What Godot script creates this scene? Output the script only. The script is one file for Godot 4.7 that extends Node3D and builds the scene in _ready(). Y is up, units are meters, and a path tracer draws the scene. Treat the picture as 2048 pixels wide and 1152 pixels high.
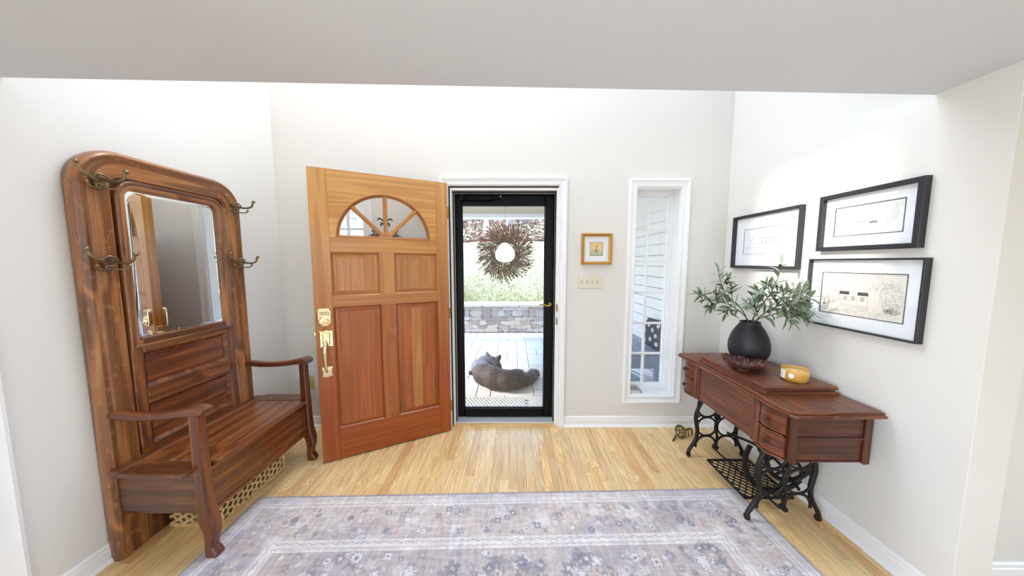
extends Node3D
# x to the right, y up; depth d runs away from the camera (z = -d). Metres.

const DW := 2.42      # inner face of the entrance wall
const XL := -1.91     # left wall
const XR := 1.75      # right wall
const HC := 2.10      # low ceiling
const GY := -0.10     # porch paving

var M := {}
var names := {}
var rng := RandomNumberGenerator.new()


func P(x: float, y: float, d: float) -> Vector3:
	return Vector3(x, y, -d)


# ------------------------------------------------------------------ mesh builder
class MB:
	var v := PackedVector3Array()
	var n := PackedVector3Array()
	var t := PackedVector2Array()
	var c := PackedColorArray()
	var col := Color.WHITE
	var off := Vector2.ZERO

	func vert(p: Vector3, nn: Vector3, uv: Vector2) -> void:
		v.append(p); n.append(nn); t.append(uv + off); c.append(col)

	func tri(a: Vector3, b: Vector3, d: Vector3, na: Vector3, nb: Vector3, nd: Vector3, ua := Vector2.ZERO, ub := Vector2.ZERO, ud := Vector2.ZERO) -> void:
		if (b - a).cross(d - a).dot(na + nb + nd) > 0.0:
			vert(a, na, ua); vert(d, nd, ud); vert(b, nb, ub)
		else:
			vert(a, na, ua); vert(b, nb, ub); vert(d, nd, ud)

	func quad(a: Vector3, b: Vector3, d: Vector3, e: Vector3, nn: Vector3, ua := Vector2.ZERO, ub := Vector2.ZERO, ud := Vector2.ZERO, ue := Vector2.ZERO) -> void:
		tri(a, b, d, nn, nn, nn, ua, ub, ud)
		tri(a, d, e, nn, nn, nn, ua, ud, ue)

	static func buv(p: Vector3, ax: int, lg: int) -> Vector2:
		if ax == lg:
			return Vector2(p[(lg + 1) % 3], p[(lg + 2) % 3])
		return Vector2(p[3 - ax - lg], p[lg])

	# chamfered box; the grain runs along axis lg (the longest if -1)
	func box(xf: Transform3D, s: Vector3, b := 0.002, lg := -1) -> void:
		var h := s * 0.5
		b = minf(b, minf(h.x, minf(h.y, h.z)) * 0.9)
		if lg < 0:
			lg = s.max_axis_index()
		var bs := xf.basis
		for ax in 3:
			var u := (ax + 1) % 3
			var w := (ax + 2) % 3
			for sg in [-1.0, 1.0]:
				var q: Array[Vector3] = []
				var uv: Array[Vector2] = []
				for k in [[-1.0, -1.0], [1.0, -1.0], [1.0, 1.0], [-1.0, 1.0]]:
					var p := Vector3.ZERO
					p[ax] = sg * h[ax]; p[u] = k[0] * (h[u] - b); p[w] = k[1] * (h[w] - b)
					uv.append(buv(p, ax, lg)); q.append(xf * p)
				var nn := Vector3.ZERO
				nn[ax] = sg
				quad(q[0], q[1], q[2], q[3], (bs * nn).normalized(), uv[0], uv[1], uv[2], uv[3])
			if b <= 0.0:
				continue
			for su in [-1.0, 1.0]:
				for sw in [-1.0, 1.0]:
					var q2: Array[Vector3] = []
					var uv2: Array[Vector2] = []
					for k in [[0, -1.0], [0, 1.0], [1, 1.0], [1, -1.0]]:
						var p := Vector3.ZERO
						p[ax] = k[1] * (h[ax] - b)
						p[u] = su * (h[u] - (b if k[0] == 1 else 0.0))
						p[w] = sw * (h[w] - (b if k[0] == 0 else 0.0))
						uv2.append(buv(p, u, lg) if u != lg else buv(p, w, lg)); q2.append(xf * p)
					var n2 := Vector3.ZERO
					n2[u] = su; n2[w] = sw
					quad(q2[0], q2[1], q2[2], q2[3], (bs * n2).normalized(), uv2[0], uv2[1], uv2[2], uv2[3])
		if b > 0.0:
			for sx in [-1.0, 1.0]:
				for sy in [-1.0, 1.0]:
					for sz in [-1.0, 1.0]:
						var a := xf * Vector3(sx * h.x, sy * (h.y - b), sz * (h.z - b))
						var d := xf * Vector3(sx * (h.x - b), sy * h.y, sz * (h.z - b))
						var e := xf * Vector3(sx * (h.x - b), sy * (h.y - b), sz * h.z)
						var nn := (bs * Vector3(sx, sy, sz)).normalized()
						tri(a, d, e, nn, nn, nn)

	# box given by two corners
	func bb(a: Vector3, b: Vector3, bev := 0.002, lg := -1) -> void:
		box(Transform3D(Basis(), (a + b) * 0.5), (a - b).abs(), bev, lg)

	# same in a local frame
	func bx(xf: Transform3D, a: Vector3, b: Vector3, bev := 0.002, lg := -1) -> void:
		box(xf * Transform3D(Basis(), (a + b) * 0.5), (a - b).abs(), bev, lg)

	# a net of points: rows of equal length. outd: Vector3 the net faces, or null = away from each row's middle
	func grid(rows: Array, cu := false, cv := false, outd = null, smooth := 40.0, swap := false) -> void:
		var R := rows.size()
		var C: int = rows[0].size()
		var qr := R if cv else R - 1
		var qc := C if cu else C - 1
		var fn := PackedVector3Array()
		fn.resize(qr * qc)
		var cen := PackedVector3Array()
		for r in R:
			var s := Vector3.ZERO
			for k in C:
				s += rows[r][k]
			cen.append(s / C)
		var vote := 0.0
		for r in qr:
			var r1 := (r + 1) % R
			for k in qc:
				var k1 := (k + 1) % C
				var a: Vector3 = rows[r][k]
				var b: Vector3 = rows[r][k1]
				var d: Vector3 = rows[r1][k1]
				var e: Vector3 = rows[r1][k]
				var g := (d - a).cross(e - b)
				if outd is Vector3:
					vote += g.dot(outd)
				else:
					vote += g.dot((a + b + d + e) * 0.25 - (cen[r] + cen[r1]) * 0.5)
				fn[r * qc + k] = g.normalized()
		if vote < 0.0:
			for i in fn.size():
				fn[i] = -fn[i]
		var us := PackedFloat32Array([0.0])
		var mid := R / 2
		for k in qc:
			us.append(us[k] + (rows[mid][(k + 1) % C] - rows[mid][k]).length())
		var vs := PackedFloat32Array([0.0])
		for r in qr:
			vs.append(vs[r] + maxf((rows[(r + 1) % R][0] - rows[r][0]).length(), (rows[(r + 1) % R][C / 2] - rows[r][C / 2]).length()))
		var lim := cos(deg_to_rad(smooth))
		for r in qr:
			var r1 := (r + 1) % R
			for k in qc:
				var k1 := (k + 1) % C
				var f := fn[r * qc + k]
				var nn: Array[Vector3] = []
				for cr in [[0, 0], [0, 1], [1, 1], [1, 0]]:
					var s := Vector3.ZERO
					for dr in [-1, 0]:
						for dk in [-1, 0]:
							var rr: int = r + cr[0] + dr
							var kk: int = k + cr[1] + dk
							if cv: rr = posmod(rr, qr)
							if cu: kk = posmod(kk, qc)
							if rr >= 0 and rr < qr and kk >= 0 and kk < qc:
								var g := fn[rr * qc + kk]
								if g.dot(f) > lim:
									s += g
					nn.append(s.normalized() if s.length() > 1e-5 else f)
				var a: Vector3 = rows[r][k]
				var b: Vector3 = rows[r][k1]
				var d: Vector3 = rows[r1][k1]
				var e: Vector3 = rows[r1][k]
				var ua := Vector2(us[k], vs[r])
				var ub := Vector2(us[k + 1], vs[r])
				var ud := Vector2(us[k + 1], vs[r + 1])
				var ue := Vector2(us[k], vs[r + 1])
				if swap:
					ua = Vector2(ua.y, ua.x); ub = Vector2(ub.y, ub.x); ud = Vector2(ud.y, ud.x); ue = Vector2(ue.y, ue.x)
				tri(a, b, d, nn[0], nn[1], nn[2], ua, ub, ud)
				tri(a, d, e, nn[0], nn[2], nn[3], ua, ud, ue)

	func fan(pts, nn: Vector3, lg := Vector2(1, 1)) -> void:
		var s := Vector3.ZERO
		for p in pts:
			s += p
		s /= pts.size()
		var ax := nn.abs().max_axis_index()
		var f := func(p: Vector3) -> Vector2:
			return Vector2(p.z, p.y) if ax == 0 else Vector2(p.x, p.z) if ax == 1 else Vector2(p.x, p.y)
		for k in pts.size():
			var a: Vector3 = pts[k]
			var b: Vector3 = pts[(k + 1) % pts.size()]
			tri(s, a, b, nn, nn, nn, f.call(s) * lg, f.call(a) * lg, f.call(b) * lg)

	# tube of radius r (number or array) along a path; fl squashes the section (across, along up)
	func tube(path, r, seg := 8, closed := false, fl := Vector2.ONE, up = null, cap := true) -> void:
		var N: int = path.size()
		var rows := []
		var nrm := Vector3.ZERO
		for i in N:
			var a: Vector3 = path[posmod(i - 1, N)] if closed or i > 0 else path[0]
			var b: Vector3 = path[(i + 1) % N] if closed or i < N - 1 else path[N - 1]
			var tg := (b - a).normalized()
			if up is Vector3:
				nrm = (up - tg * up.dot(tg)).normalized()
			elif i == 0:
				nrm = tg.cross(Vector3.UP if absf(tg.y) < 0.9 else Vector3.RIGHT).normalized()
			else:
				nrm = (nrm - tg * nrm.dot(tg)).normalized()
			var bi := tg.cross(nrm)
			var rad: float = r[i] if r is Array or r is PackedFloat32Array else r
			var row := PackedVector3Array()
			for k in seg:
				var an := TAU * (k + 0.5) / seg
				row.append(path[i] + bi * cos(an) * rad * fl.x + nrm * sin(an) * rad * fl.y)
			rows.append(row)
		grid(rows, true, closed, null, 70.0)
		if cap and not closed:
			fan(rows[0], (path[0] - path[1]).normalized())
			fan(rows[N - 1], (path[N - 1] - path[N - 2]).normalized())

	# rectangular bar of width w (across up) and height h (along up), corners cut by b
	func bar(path, w, h, up: Vector3, b := 0.004, cap := true) -> void:
		var N: int = path.size()
		var rows := []
		for i in N:
			var tg: Vector3 = (path[mini(i + 1, N - 1)] - path[maxi(i - 1, 0)]).normalized()
			var nr := (up - tg * up.dot(tg)).normalized()
			var bi := tg.cross(nr)
			var ww: float = (w[i] if w is Array else w) * 0.5
			var hh: float = (h[i] if h is Array else h) * 0.5
			var row := PackedVector3Array()
			for q in [[-1, -1, 1], [-1, -1, 0], [1, -1, 0], [1, -1, 1], [1, 1, 1], [1, 1, 0], [-1, 1, 0], [-1, 1, 1]]:
				row.append(path[i] + bi * q[0] * (ww - (b if q[2] == 0 else 0.0)) + nr * q[1] * (hh - (b if q[2] == 1 else 0.0)))
			rows.append(row)
		grid(rows, true, false, null, 30.0)
		if cap:
			fan(rows[0], (path[0] - path[1]).normalized())
			fan(rows[N - 1], (path[N - 1] - path[N - 2]).normalized())

	# turned profile: Vector2(radius, y)
	func lathe(xf: Transform3D, prof: Array, seg := 24, smooth := 40.0) -> void:
		var rows := []
		for q in prof:
			var row := PackedVector3Array()
			for k in seg:
				var an := TAU * k / seg
				row.append(xf * Vector3(cos(an) * maxf(q.x, 1e-4), q.y, sin(an) * maxf(q.x, 1e-4)))
			rows.append(row)
		grid(rows, true, false, null, smooth)

	# flat outline given thickness, front edge chamfered
	func slab(xf: Transform3D, poly: PackedVector2Array, z0: float, z1: float, b := 0.002) -> void:
		var N := poly.size()
		if Geometry2D.is_polygon_clockwise(poly):
			poly = poly.duplicate(); poly.reverse()
		var inn := PackedVector2Array()
		for i in N:
			var e0 := (poly[i] - poly[posmod(i - 1, N)]).normalized()
			var e1 := (poly[(i + 1) % N] - poly[i]).normalized()
			var m := (Vector2(-e0.y, e0.x) + Vector2(-e1.y, e1.x)).normalized()
			inn.append(poly[i] + m * b)
		var ix := Geometry2D.triangulate_polygon(poly)
		var nf := (xf.basis * Vector3(0, 0, 1)).normalized()
		for k in range(0, ix.size(), 3):
			var q: Array[Vector2] = [inn[ix[k]], inn[ix[k + 1]], inn[ix[k + 2]]]
			tri(xf * Vector3(q[0].x, q[0].y, z1), xf * Vector3(q[1].x, q[1].y, z1), xf * Vector3(q[2].x, q[2].y, z1), nf, nf, nf, q[0], q[1], q[2])
			q = [poly[ix[k]], poly[ix[k + 1]], poly[ix[k + 2]]]
			tri(xf * Vector3(q[0].x, q[0].y, z0), xf * Vector3(q[1].x, q[1].y, z0), xf * Vector3(q[2].x, q[2].y, z0), -nf, -nf, -nf, q[0], q[1], q[2])
		var rows := []
		for L in [[poly, z0], [poly, z1 - b], [inn, z1]]:
			var row := PackedVector3Array()
			for q in L[0]:
				row.append(xf * Vector3(q.x, q.y, L[1]))
			rows.append(row)
		grid(rows, true, false, null, 25.0)


# ------------------------------------------------------------------ scene helpers
func numbered(parent: Node, called: String) -> String:
	var key := "%d/%s" % [parent.get_instance_id(), called]
	var k: int = names.get(key, 0)
	names[key] = k + 1
	return called if k == 0 else "%s_%03d" % [called, k]


func put(mb: MB, called: String, material: Material, parent: Node3D = self, label := "") -> MeshInstance3D:
	var o := MeshInstance3D.new()
	o.name = numbered(parent, called)
	parent.add_child(o, true)
	var inv := parent.global_transform.affine_inverse()
	var a := []
	a.resize(Mesh.ARRAY_MAX)
	var vv := PackedVector3Array()
	var nn := PackedVector3Array()
	for p in mb.v:
		vv.append(inv * p)
	for p in mb.n:
		nn.append((inv.basis * p).normalized())
	a[Mesh.ARRAY_VERTEX] = vv
	a[Mesh.ARRAY_NORMAL] = nn
	a[Mesh.ARRAY_TEX_UV] = mb.t
	a[Mesh.ARRAY_COLOR] = mb.c
	var m := ArrayMesh.new()
	m.add_surface_from_arrays(Mesh.PRIMITIVE_TRIANGLES, a)
	m.surface_set_material(0, material)
	o.mesh = m
	if label:
		o.set_meta("label", label)
	return o


func tag(o: Node3D, label: String, category := "", group := "", kind := "") -> Node3D:
	o.set_meta("label", label)
	if category: o.set_meta("category", category)
	if group: o.set_meta("group", group)
	if kind: o.set_meta("kind", kind)
	return o


func thing(called: String, at: Vector3, label: String, category: String, group := "", turn := 0.0) -> Node3D:
	var o := Node3D.new()
	o.name = numbered(self, called)
	add_child(o, true)
	o.position = at
	o.rotation.y = turn
	return tag(o, label, category, group)


func struct(called: String, label: String, at := Vector3.ZERO) -> Node3D:
	var o := Node3D.new()
	o.name = called
	add_child(o, true)
	o.position = at
	o.set_meta("kind", "structure")
	o.set_meta("label", label)
	return o


func smesh(mb: MB, called: String, material: Material, label: String) -> MeshInstance3D:
	var o := put(mb, called, material)
	o.set_meta("kind", "structure")
	o.set_meta("label", label)
	return o


func rnd() -> Vector2:
	return Vector2(rng.randf(), rng.randf()) * 3.0


func nb(tint := 0.0, base := Color.WHITE) -> MB:
	var m := MB.new()
	m.off = rnd()
	var k := 1.0 + rng.randf_range(-tint, tint)
	m.col = Color(base.r * k, base.g * k, base.b * k)
	return m


func cr(pts: Array, n := 6, closed := false) -> PackedVector3Array:
	var out := PackedVector3Array()
	var N := pts.size()
	for i in (N if closed else N - 1):
		var a: Vector3 = pts[posmod(i - 1, N)] if closed or i > 0 else pts[0]
		var b: Vector3 = pts[i]
		var c: Vector3 = pts[(i + 1) % N]
		var d: Vector3 = pts[(i + 2) % N] if closed or i + 2 < N else pts[N - 1]
		for k in n:
			out.append(b.cubic_interpolate(c, a, d, float(k) / n))
	if not closed:
		out.append(pts[N - 1])
	return out


func arc(c: Vector3, ex: Vector3, ey: Vector3, r: float, a0: float, a1: float, n := 12) -> Array:
	var out := []
	for k in n + 1:
		var an := deg_to_rad(lerpf(a0, a1, float(k) / n))
		out.append(c + ex * cos(an) * r + ey * sin(an) * r)
	return out


# a mitred moulding round a rectangle w x h (origin at its lower left corner); prof = [[inset, z], ...] from the outside in
func rim(mb: MB, xf: Transform3D, w: float, h: float, prof: Array, fill := false, rt := 0.0, seg := 0) -> void:
	var rows := []
	for q in prof:
		var i: float = q[0]
		var row := PackedVector3Array()
		var r := maxf(rt - i, 0.0)
		row.append(xf * Vector3(i, i, q[1])); row.append(xf * Vector3(w - i, i, q[1]))
		if rt <= 0.0:
			row.append(xf * Vector3(w - i, h - i, q[1])); row.append(xf * Vector3(i, h - i, q[1]))
		else:
			for k in seg + 1:
				var an := PI * 0.5 * k / seg
				row.append(xf * Vector3(w - i - r + cos(an) * r, h - i - r + sin(an) * r, q[1]))
			for k in seg + 1:
				var an := PI * 0.5 * (1.0 + float(k) / seg)
				row.append(xf * Vector3(i + r + cos(an) * r, h - i - r + sin(an) * r, q[1]))
		rows.append(row)
	var z := (xf.basis * Vector3(0, 0, 1)).normalized()
	mb.grid(rows, true, false, z, 30.0, true)
	if fill:
		mb.fan(rows[rows.size() - 1], z)


# an inverted U (door casing, arched back): profile swept up, over and down
func ushape(mb: MB, xf: Transform3D, w: float, h: float, prof: Array, rt := 0.0, seg := 0, y0 := 0.0, from := 0, to := 99) -> void:
	var rows := []
	for q in prof:
		var i: float = q[0]
		var r := maxf(rt - i, 0.0)
		var row := PackedVector3Array([xf * Vector3(i, y0, q[1])])
		if rt > 0.0:
			for k in seg + 1:
				var an := PI - PI * 0.5 * k / seg
				row.append(xf * Vector3(i + r + cos(an) * r, h - i - r + sin(an) * r, q[1]))
			for k in seg + 1:
				var an := PI * 0.5 * (1.0 - float(k) / seg)
				row.append(xf * Vector3(w - i - r + cos(an) * r, h - i - r + sin(an) * r, q[1]))
		else:
			row.append(xf * Vector3(i, h - i, q[1])); row.append(xf * Vector3(w - i, h - i, q[1]))
		row.append(xf * Vector3(w - i, y0, q[1]))
		rows.append(row.slice(from, mini(to, row.size())))
	mb.grid(rows, false, false, (xf.basis * Vector3(0, 0, 1)).normalized(), 30.0, true)


# box wall with rectangular holes: grid of cells between the cuts; f(x, y) -> hole
func holed(mb: MB, xf: Transform3D, xs: Array, ys: Array, thick: float, holes: Array) -> void:
	for i in xs.size() - 1:
		var j := 0
		while j < ys.size() - 1:
			var open := false
			var cx: float = (xs[i] + xs[i + 1]) * 0.5
			var k := j
			while k < ys.size() - 1:
				var cy: float = (ys[k] + ys[k + 1]) * 0.5
				open = false
				for q in holes:
					if cx > q[0] and cx < q[1] and cy > q[2] and cy < q[3]:
						open = true
				if open:
					break
				k += 1
			if k > j:
				mb.bx(xf, Vector3(xs[i], ys[j], 0), Vector3(xs[i + 1], ys[k], thick), 0.0)
			j = k + 1 if open else k

# ------------------------------------------------------------------ materials
func mat(called: String, col: Color, rough := 0.6, metal := 0.0, tex: Texture2D = null, scale := Vector3.ONE) -> StandardMaterial3D:
	var m := StandardMaterial3D.new()
	m.resource_name = called
	m.albedo_color = col
	m.roughness = rough
	m.metallic = metal
	m.vertex_color_use_as_albedo = true
	if tex:
		m.albedo_texture = tex
		m.uv1_scale = scale
	M[called] = m
	return m


func rgb(r: int, g: int, b: int) -> Color:
	return Color8(r, g, b)


func noise_l8(sd: int, freq: float, w: int, h: int, W: int, H: int, oct := 3) -> PackedByteArray:
	var f := FastNoiseLite.new()
	f.seed = sd
	f.noise_type = FastNoiseLite.TYPE_PERLIN
	f.frequency = freq
	f.fractal_octaves = oct
	var im := f.get_seamless_image(w, h, false, false, 0.15, true)
	im.convert(Image.FORMAT_L8)
	im.resize(W, H, Image.INTERPOLATE_CUBIC)
	return im.get_data()


# wood grain running along V: growth rings, pores and, for quarter-sawn oak, pale flakes across the grain
func wood(sd: int, dark: Color, mid: Color, light: Color, rings := 9.0, fleck := 0.0, pore := 0.35, S := 384) -> ImageTexture:
	var lo := noise_l8(sd, 0.010, S, S / 6, S, S, 2)
	var fi := noise_l8(sd + 1, 0.16, S, S / 24, S, S, 2)
	var big := noise_l8(sd + 2, 0.012, S, S / 3, S, S, 2)
	var fl := noise_l8(sd + 3, 0.06, S / 2, S, S, S, 2)
	var by := PackedByteArray()
	by.resize(S * S * 3)
	for i in S * S:
		var r := 0.5 + 0.5 * sin(lo[i] / 255.0 * TAU * rings)
		var t := 0.5 * r * r + 0.3 * big[i] / 255.0 + 0.2
		var p := fi[i] / 255.0
		t -= pore * maxf(0.0, 0.52 - p) * 2.2
		var c := dark.lerp(mid, clampf(t * 1.6, 0.0, 1.0))
		c = c.lerp(light, clampf((t - 0.6) * 1.3, 0.0, 1.0))
		if fleck > 0.0:
			c = c.lerp(light, clampf((fl[i] / 255.0 - 0.62) * 5.0, 0.0, 1.0) * fleck)
		by[i * 3] = int(c.r * 255.0)
		by[i * 3 + 1] = int(c.g * 255.0)
		by[i * 3 + 2] = int(c.b * 255.0)
	return ImageTexture.create_from_image(Image.create_from_data(S, S, false, Image.FORMAT_RGB8, by))


func materials() -> void:
	mat("wall_paint", rgb(228, 225, 219), 0.85)
	mat("ceiling_paint", rgb(220, 224, 231), 0.9)
	mat("white_trim", rgb(243, 243, 243), 0.35)
	mat("exterior_paint", rgb(240, 238, 232), 0.7)
	mat("beige_paint", rgb(222, 212, 190), 0.7)
	var oak := wood(11, rgb(88, 50, 26), rgb(154, 100, 56), rgb(200, 148, 92), 2.0, 0.4, 0.45)
	mat("oak", rgb(255, 255, 255), 0.33, 0.0, oak, Vector3(3.2, 0.9, 1)).clearcoat_enabled = true
	M.oak.clearcoat = 0.5
	M.oak.clearcoat_roughness = 0.25
	var pine := wood(31, rgb(180, 122, 64), rgb(208, 154, 86), rgb(218, 168, 102), 3.0, 0.0, 0.22)
	mat("door_wood", rgb(255, 255, 255), 0.3, 0.0, pine, Vector3(3.2, 0.5, 1)).clearcoat_enabled = true
	M.door_wood.clearcoat = 0.25
	M.door_wood.clearcoat_roughness = 0.2
	var mah := wood(51, rgb(70, 36, 22), rgb(122, 70, 42), rgb(150, 94, 60), 2.5, 0.2, 0.35)
	mat("sewing_wood", rgb(255, 255, 255), 0.38, 0.0, mah, Vector3(4.0, 1.2, 1)).clearcoat_enabled = true
	M.sewing_wood.clearcoat = 0.15
	M.sewing_wood.clearcoat_roughness = 0.25
	var flo := wood(71, rgb(196, 154, 102), rgb(246, 216, 164), rgb(253, 234, 192), 8.0, 0.0, 0.42)
	mat("floor_wood", rgb(255, 255, 255), 0.28, 0.0, flo, Vector3(6.0, 1.3, 1))
	mat("iron", rgb(34, 30, 29), 0.45, 0.35)
	mat("old_bronze", rgb(136, 118, 92), 0.3, 0.85)
	mat("brass", rgb(246, 234, 192), 0.12, 1.0)
	mat("brass_dull", rgb(176, 140, 78), 0.35, 0.9)
	mat("black_metal", rgb(8, 8, 11), 0.35, 0.0).metallic_specular = 0.3
	mat("dark_gap", rgb(30, 26, 24), 0.8)
	mat("grey_metal", rgb(170, 170, 165), 0.4, 0.6)
	mat("sill_metal", rgb(205, 208, 210), 0.4, 0.3)
	mat("mirror", rgb(240, 243, 242), 0.015, 1.0)
	mat("ivory_plastic", rgb(224, 218, 198), 0.35)
	mat("old_ivory", rgb(206, 184, 116), 0.4)
	mat("dark_slot", rgb(96, 92, 80), 0.5)
	for q in [["pane", 0.01], ["picture_glass", 0.01]]:
		var g := mat(q[0], Color(1, 1, 1, q[1]), 0.02)
		g.metallic_specular = 0.38
		g.transparency = BaseMaterial3D.TRANSPARENCY_ALPHA
		g.vertex_color_use_as_albedo = false
	mat("black_frame", rgb(38, 38, 44), 0.35)
	mat("gold_frame", rgb(190, 142, 64), 0.4, 0.7)
	mat("mat_board", rgb(240, 242, 246), 0.9)
	mat("mat_core", rgb(74, 72, 70), 0.9)
	mat("vase_clay", rgb(25, 27, 33), 0.5)
	mat("leaf", rgb(255, 255, 255), 0.55).backlight_enabled = true
	M.leaf.backlight = Color(0.12, 0.16, 0.1)
	mat("stem", rgb(98, 92, 60), 0.7)
	mat("olive", rgb(255, 255, 255), 0.4)
	mat("bowl_glaze", rgb(255, 255, 255), 0.16, 0.35).clearcoat_enabled = true
	var am := mat("amber_glass", Color(0.96, 0.74, 0.30, 0.45), 0.1)
	am.transparency = BaseMaterial3D.TRANSPARENCY_ALPHA
	am.vertex_color_use_as_albedo = false
	mat("wax", rgb(240, 214, 160), 0.5).subsurf_scatter_enabled = true
	M.wax.subsurf_scatter_strength = 0.1
	mat("paper_label", rgb(246, 243, 236), 0.7)
	mat("hyacinth", rgb(255, 255, 255), 0.7)
	mat("wicker_core", rgb(120, 88, 52), 0.9)
	mat("stone", rgb(255, 255, 255), 0.9)
	mat("mortar", rgb(128, 122, 114), 0.95)
	mat("paver", rgb(255, 255, 255), 0.85)
	mat("rubber", rgb(212, 212, 208), 0.7)
	mat("loop_shade", rgb(58, 56, 56), 0.8)
	mat("grass", rgb(255, 255, 255), 0.8)
	mat("soil", rgb(255, 255, 255), 0.95)
	mat("bark", rgb(255, 255, 255), 0.95)
	mat("twig", rgb(255, 255, 255), 0.8)
	mat("fur", rgb(255, 255, 255), 0.7).rim_enabled = true
	M.fur.rim = 0.08
	mat("grey_wood", rgb(150, 160, 176), 0.6)
	mat("cushion", rgb(255, 255, 255), 0.9)
	mat("hose", rgb(196, 206, 206), 0.4)


func lin(r: int, g: int, b: int) -> Color:
	return Color8(r, g, b).srgb_to_linear()

# ------------------------------------------------------------------ the setting
func setup() -> void:
	var cam := Camera3D.new()
	cam.name = "camera"
	cam.position = Vector3(0, 1.41, 0)
	cam.rotation_degrees.x = -5.0
	cam.fov = rad_to_deg(2.0 * atan(576.0 / 585.0))
	cam.near = 0.05
	cam.far = 200.0
	add_child(cam)
	var e := Environment.new()
	var sky := Sky.new()
	var sm := ProceduralSkyMaterial.new()
	sm.sky_top_color = rgb(150, 185, 232)
	sm.sky_horizon_color = rgb(232, 238, 244)
	sm.ground_horizon_color = rgb(190, 186, 176)
	sm.ground_bottom_color = rgb(120, 115, 105)
	sm.sky_energy_multiplier = 2.4
	sky.sky_material = sm
	e.background_mode = Environment.BG_SKY
	e.sky = sky
	e.tonemap_mode = Environment.TONE_MAPPER_LINEAR
	e.tonemap_exposure = 1.11
	e.sdfgi_enabled = true
	e.ssao_enabled = true
	e.ssil_enabled = true
	var we := WorldEnvironment.new()
	we.name = "environment"
	we.environment = e
	add_child(we)
	# the sun stands high on the left, a little beyond the entrance wall
	var sun := DirectionalLight3D.new()
	sun.name = "sun"
	sun.light_color = Color(1.0, 0.97, 0.92)
	sun.light_energy = 2.0
	sun.light_angular_distance = 3.5
	sun.shadow_enabled = true
	sun.sky_mode = DirectionalLight3D.SKY_MODE_LIGHT_ONLY
	add_child(sun)
	sun.look_at_from_position(Vector3.ZERO, Vector3(1.0, -0.75, -0.02), Vector3.UP)
	# area lamps standing for daylight at openings out of view
	area("unseen_skylight_light", P(-0.85, 5.3, 2.02), Vector2(1.3, 0.55), P(-0.85, 0.0, 2.02), 3.5, Color(1.0, 0.995, 0.975))  # unseen, placed to light the entrance from above
	area("unseen_upper_window_light", P(-0.55, 3.9, 2.38), Vector2(0.7, 1.2), P(-0.7, 1.2, 0.6), 2.6, Color(1.0, 0.995, 0.98))  # out of view, lights the floor and side walls
	area("unseen_rear_light", P(-1.50, 1.25, -3.9), Vector2(0.7, 1.5), P(-0.6, 1.2, 2.0), 0.5, Color(0.96, 0.985, 1.0))  # out of view behind the viewer, lights the entrance
	area("unseen_rear_light_2", P(1.35, 1.25, -3.9), Vector2(0.8, 1.5), P(0.2, 1.2, 2.0), 0.9, Color(0.96, 0.985, 1.0))  # second unseen rear source, right of the viewer
	area("added_left_fill", P(-1.86, 1.20, -1.4), Vector2(1.6, 1.4), P(1.9, 1.9, -3.2), 9.0, Color(0.93, 0.975, 1.0))  # added fill for the ceiling and right wall
	area("added_side_room_fill", P(4.7, 1.2, -0.3), Vector2(1.2, 1.4), P(-1.9, 1.3, 1.5), 1.7, Color(0.97, 0.985, 1.0))  # added fill for the wall beyond and the left wall


func area(called: String, at: Vector3, size: Vector2, to: Vector3, energy: float, col: Color) -> void:
	var a := AreaLight3D.new()
	a.name = called
	a.area_size = size
	a.light_energy = energy
	a.light_color = col
	a.area_range = 14.0
	a.area_attenuation = 2.0
	a.shadow_enabled = true
	add_child(a)
	a.look_at_from_position(at, to, Vector3.FORWARD if absf((to - at).normalized().y) > 0.95 else Vector3.UP)


func I(at := Vector3.ZERO) -> Transform3D:
	return Transform3D(Basis(), at)


const ZF := Basis(Vector3(1, 0, 0), Vector3(0, 1, 0), Vector3(0, 0, 1))       # faces the camera
const ZR := Basis(Vector3(0, 0, -1), Vector3(0, 1, 0), Vector3(1, 0, 0))      # on the left wall, faces right
const ZL := Basis(Vector3(0, 0, 1), Vector3(0, 1, 0), Vector3(-1, 0, 0))      # on the right wall, faces left


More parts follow.
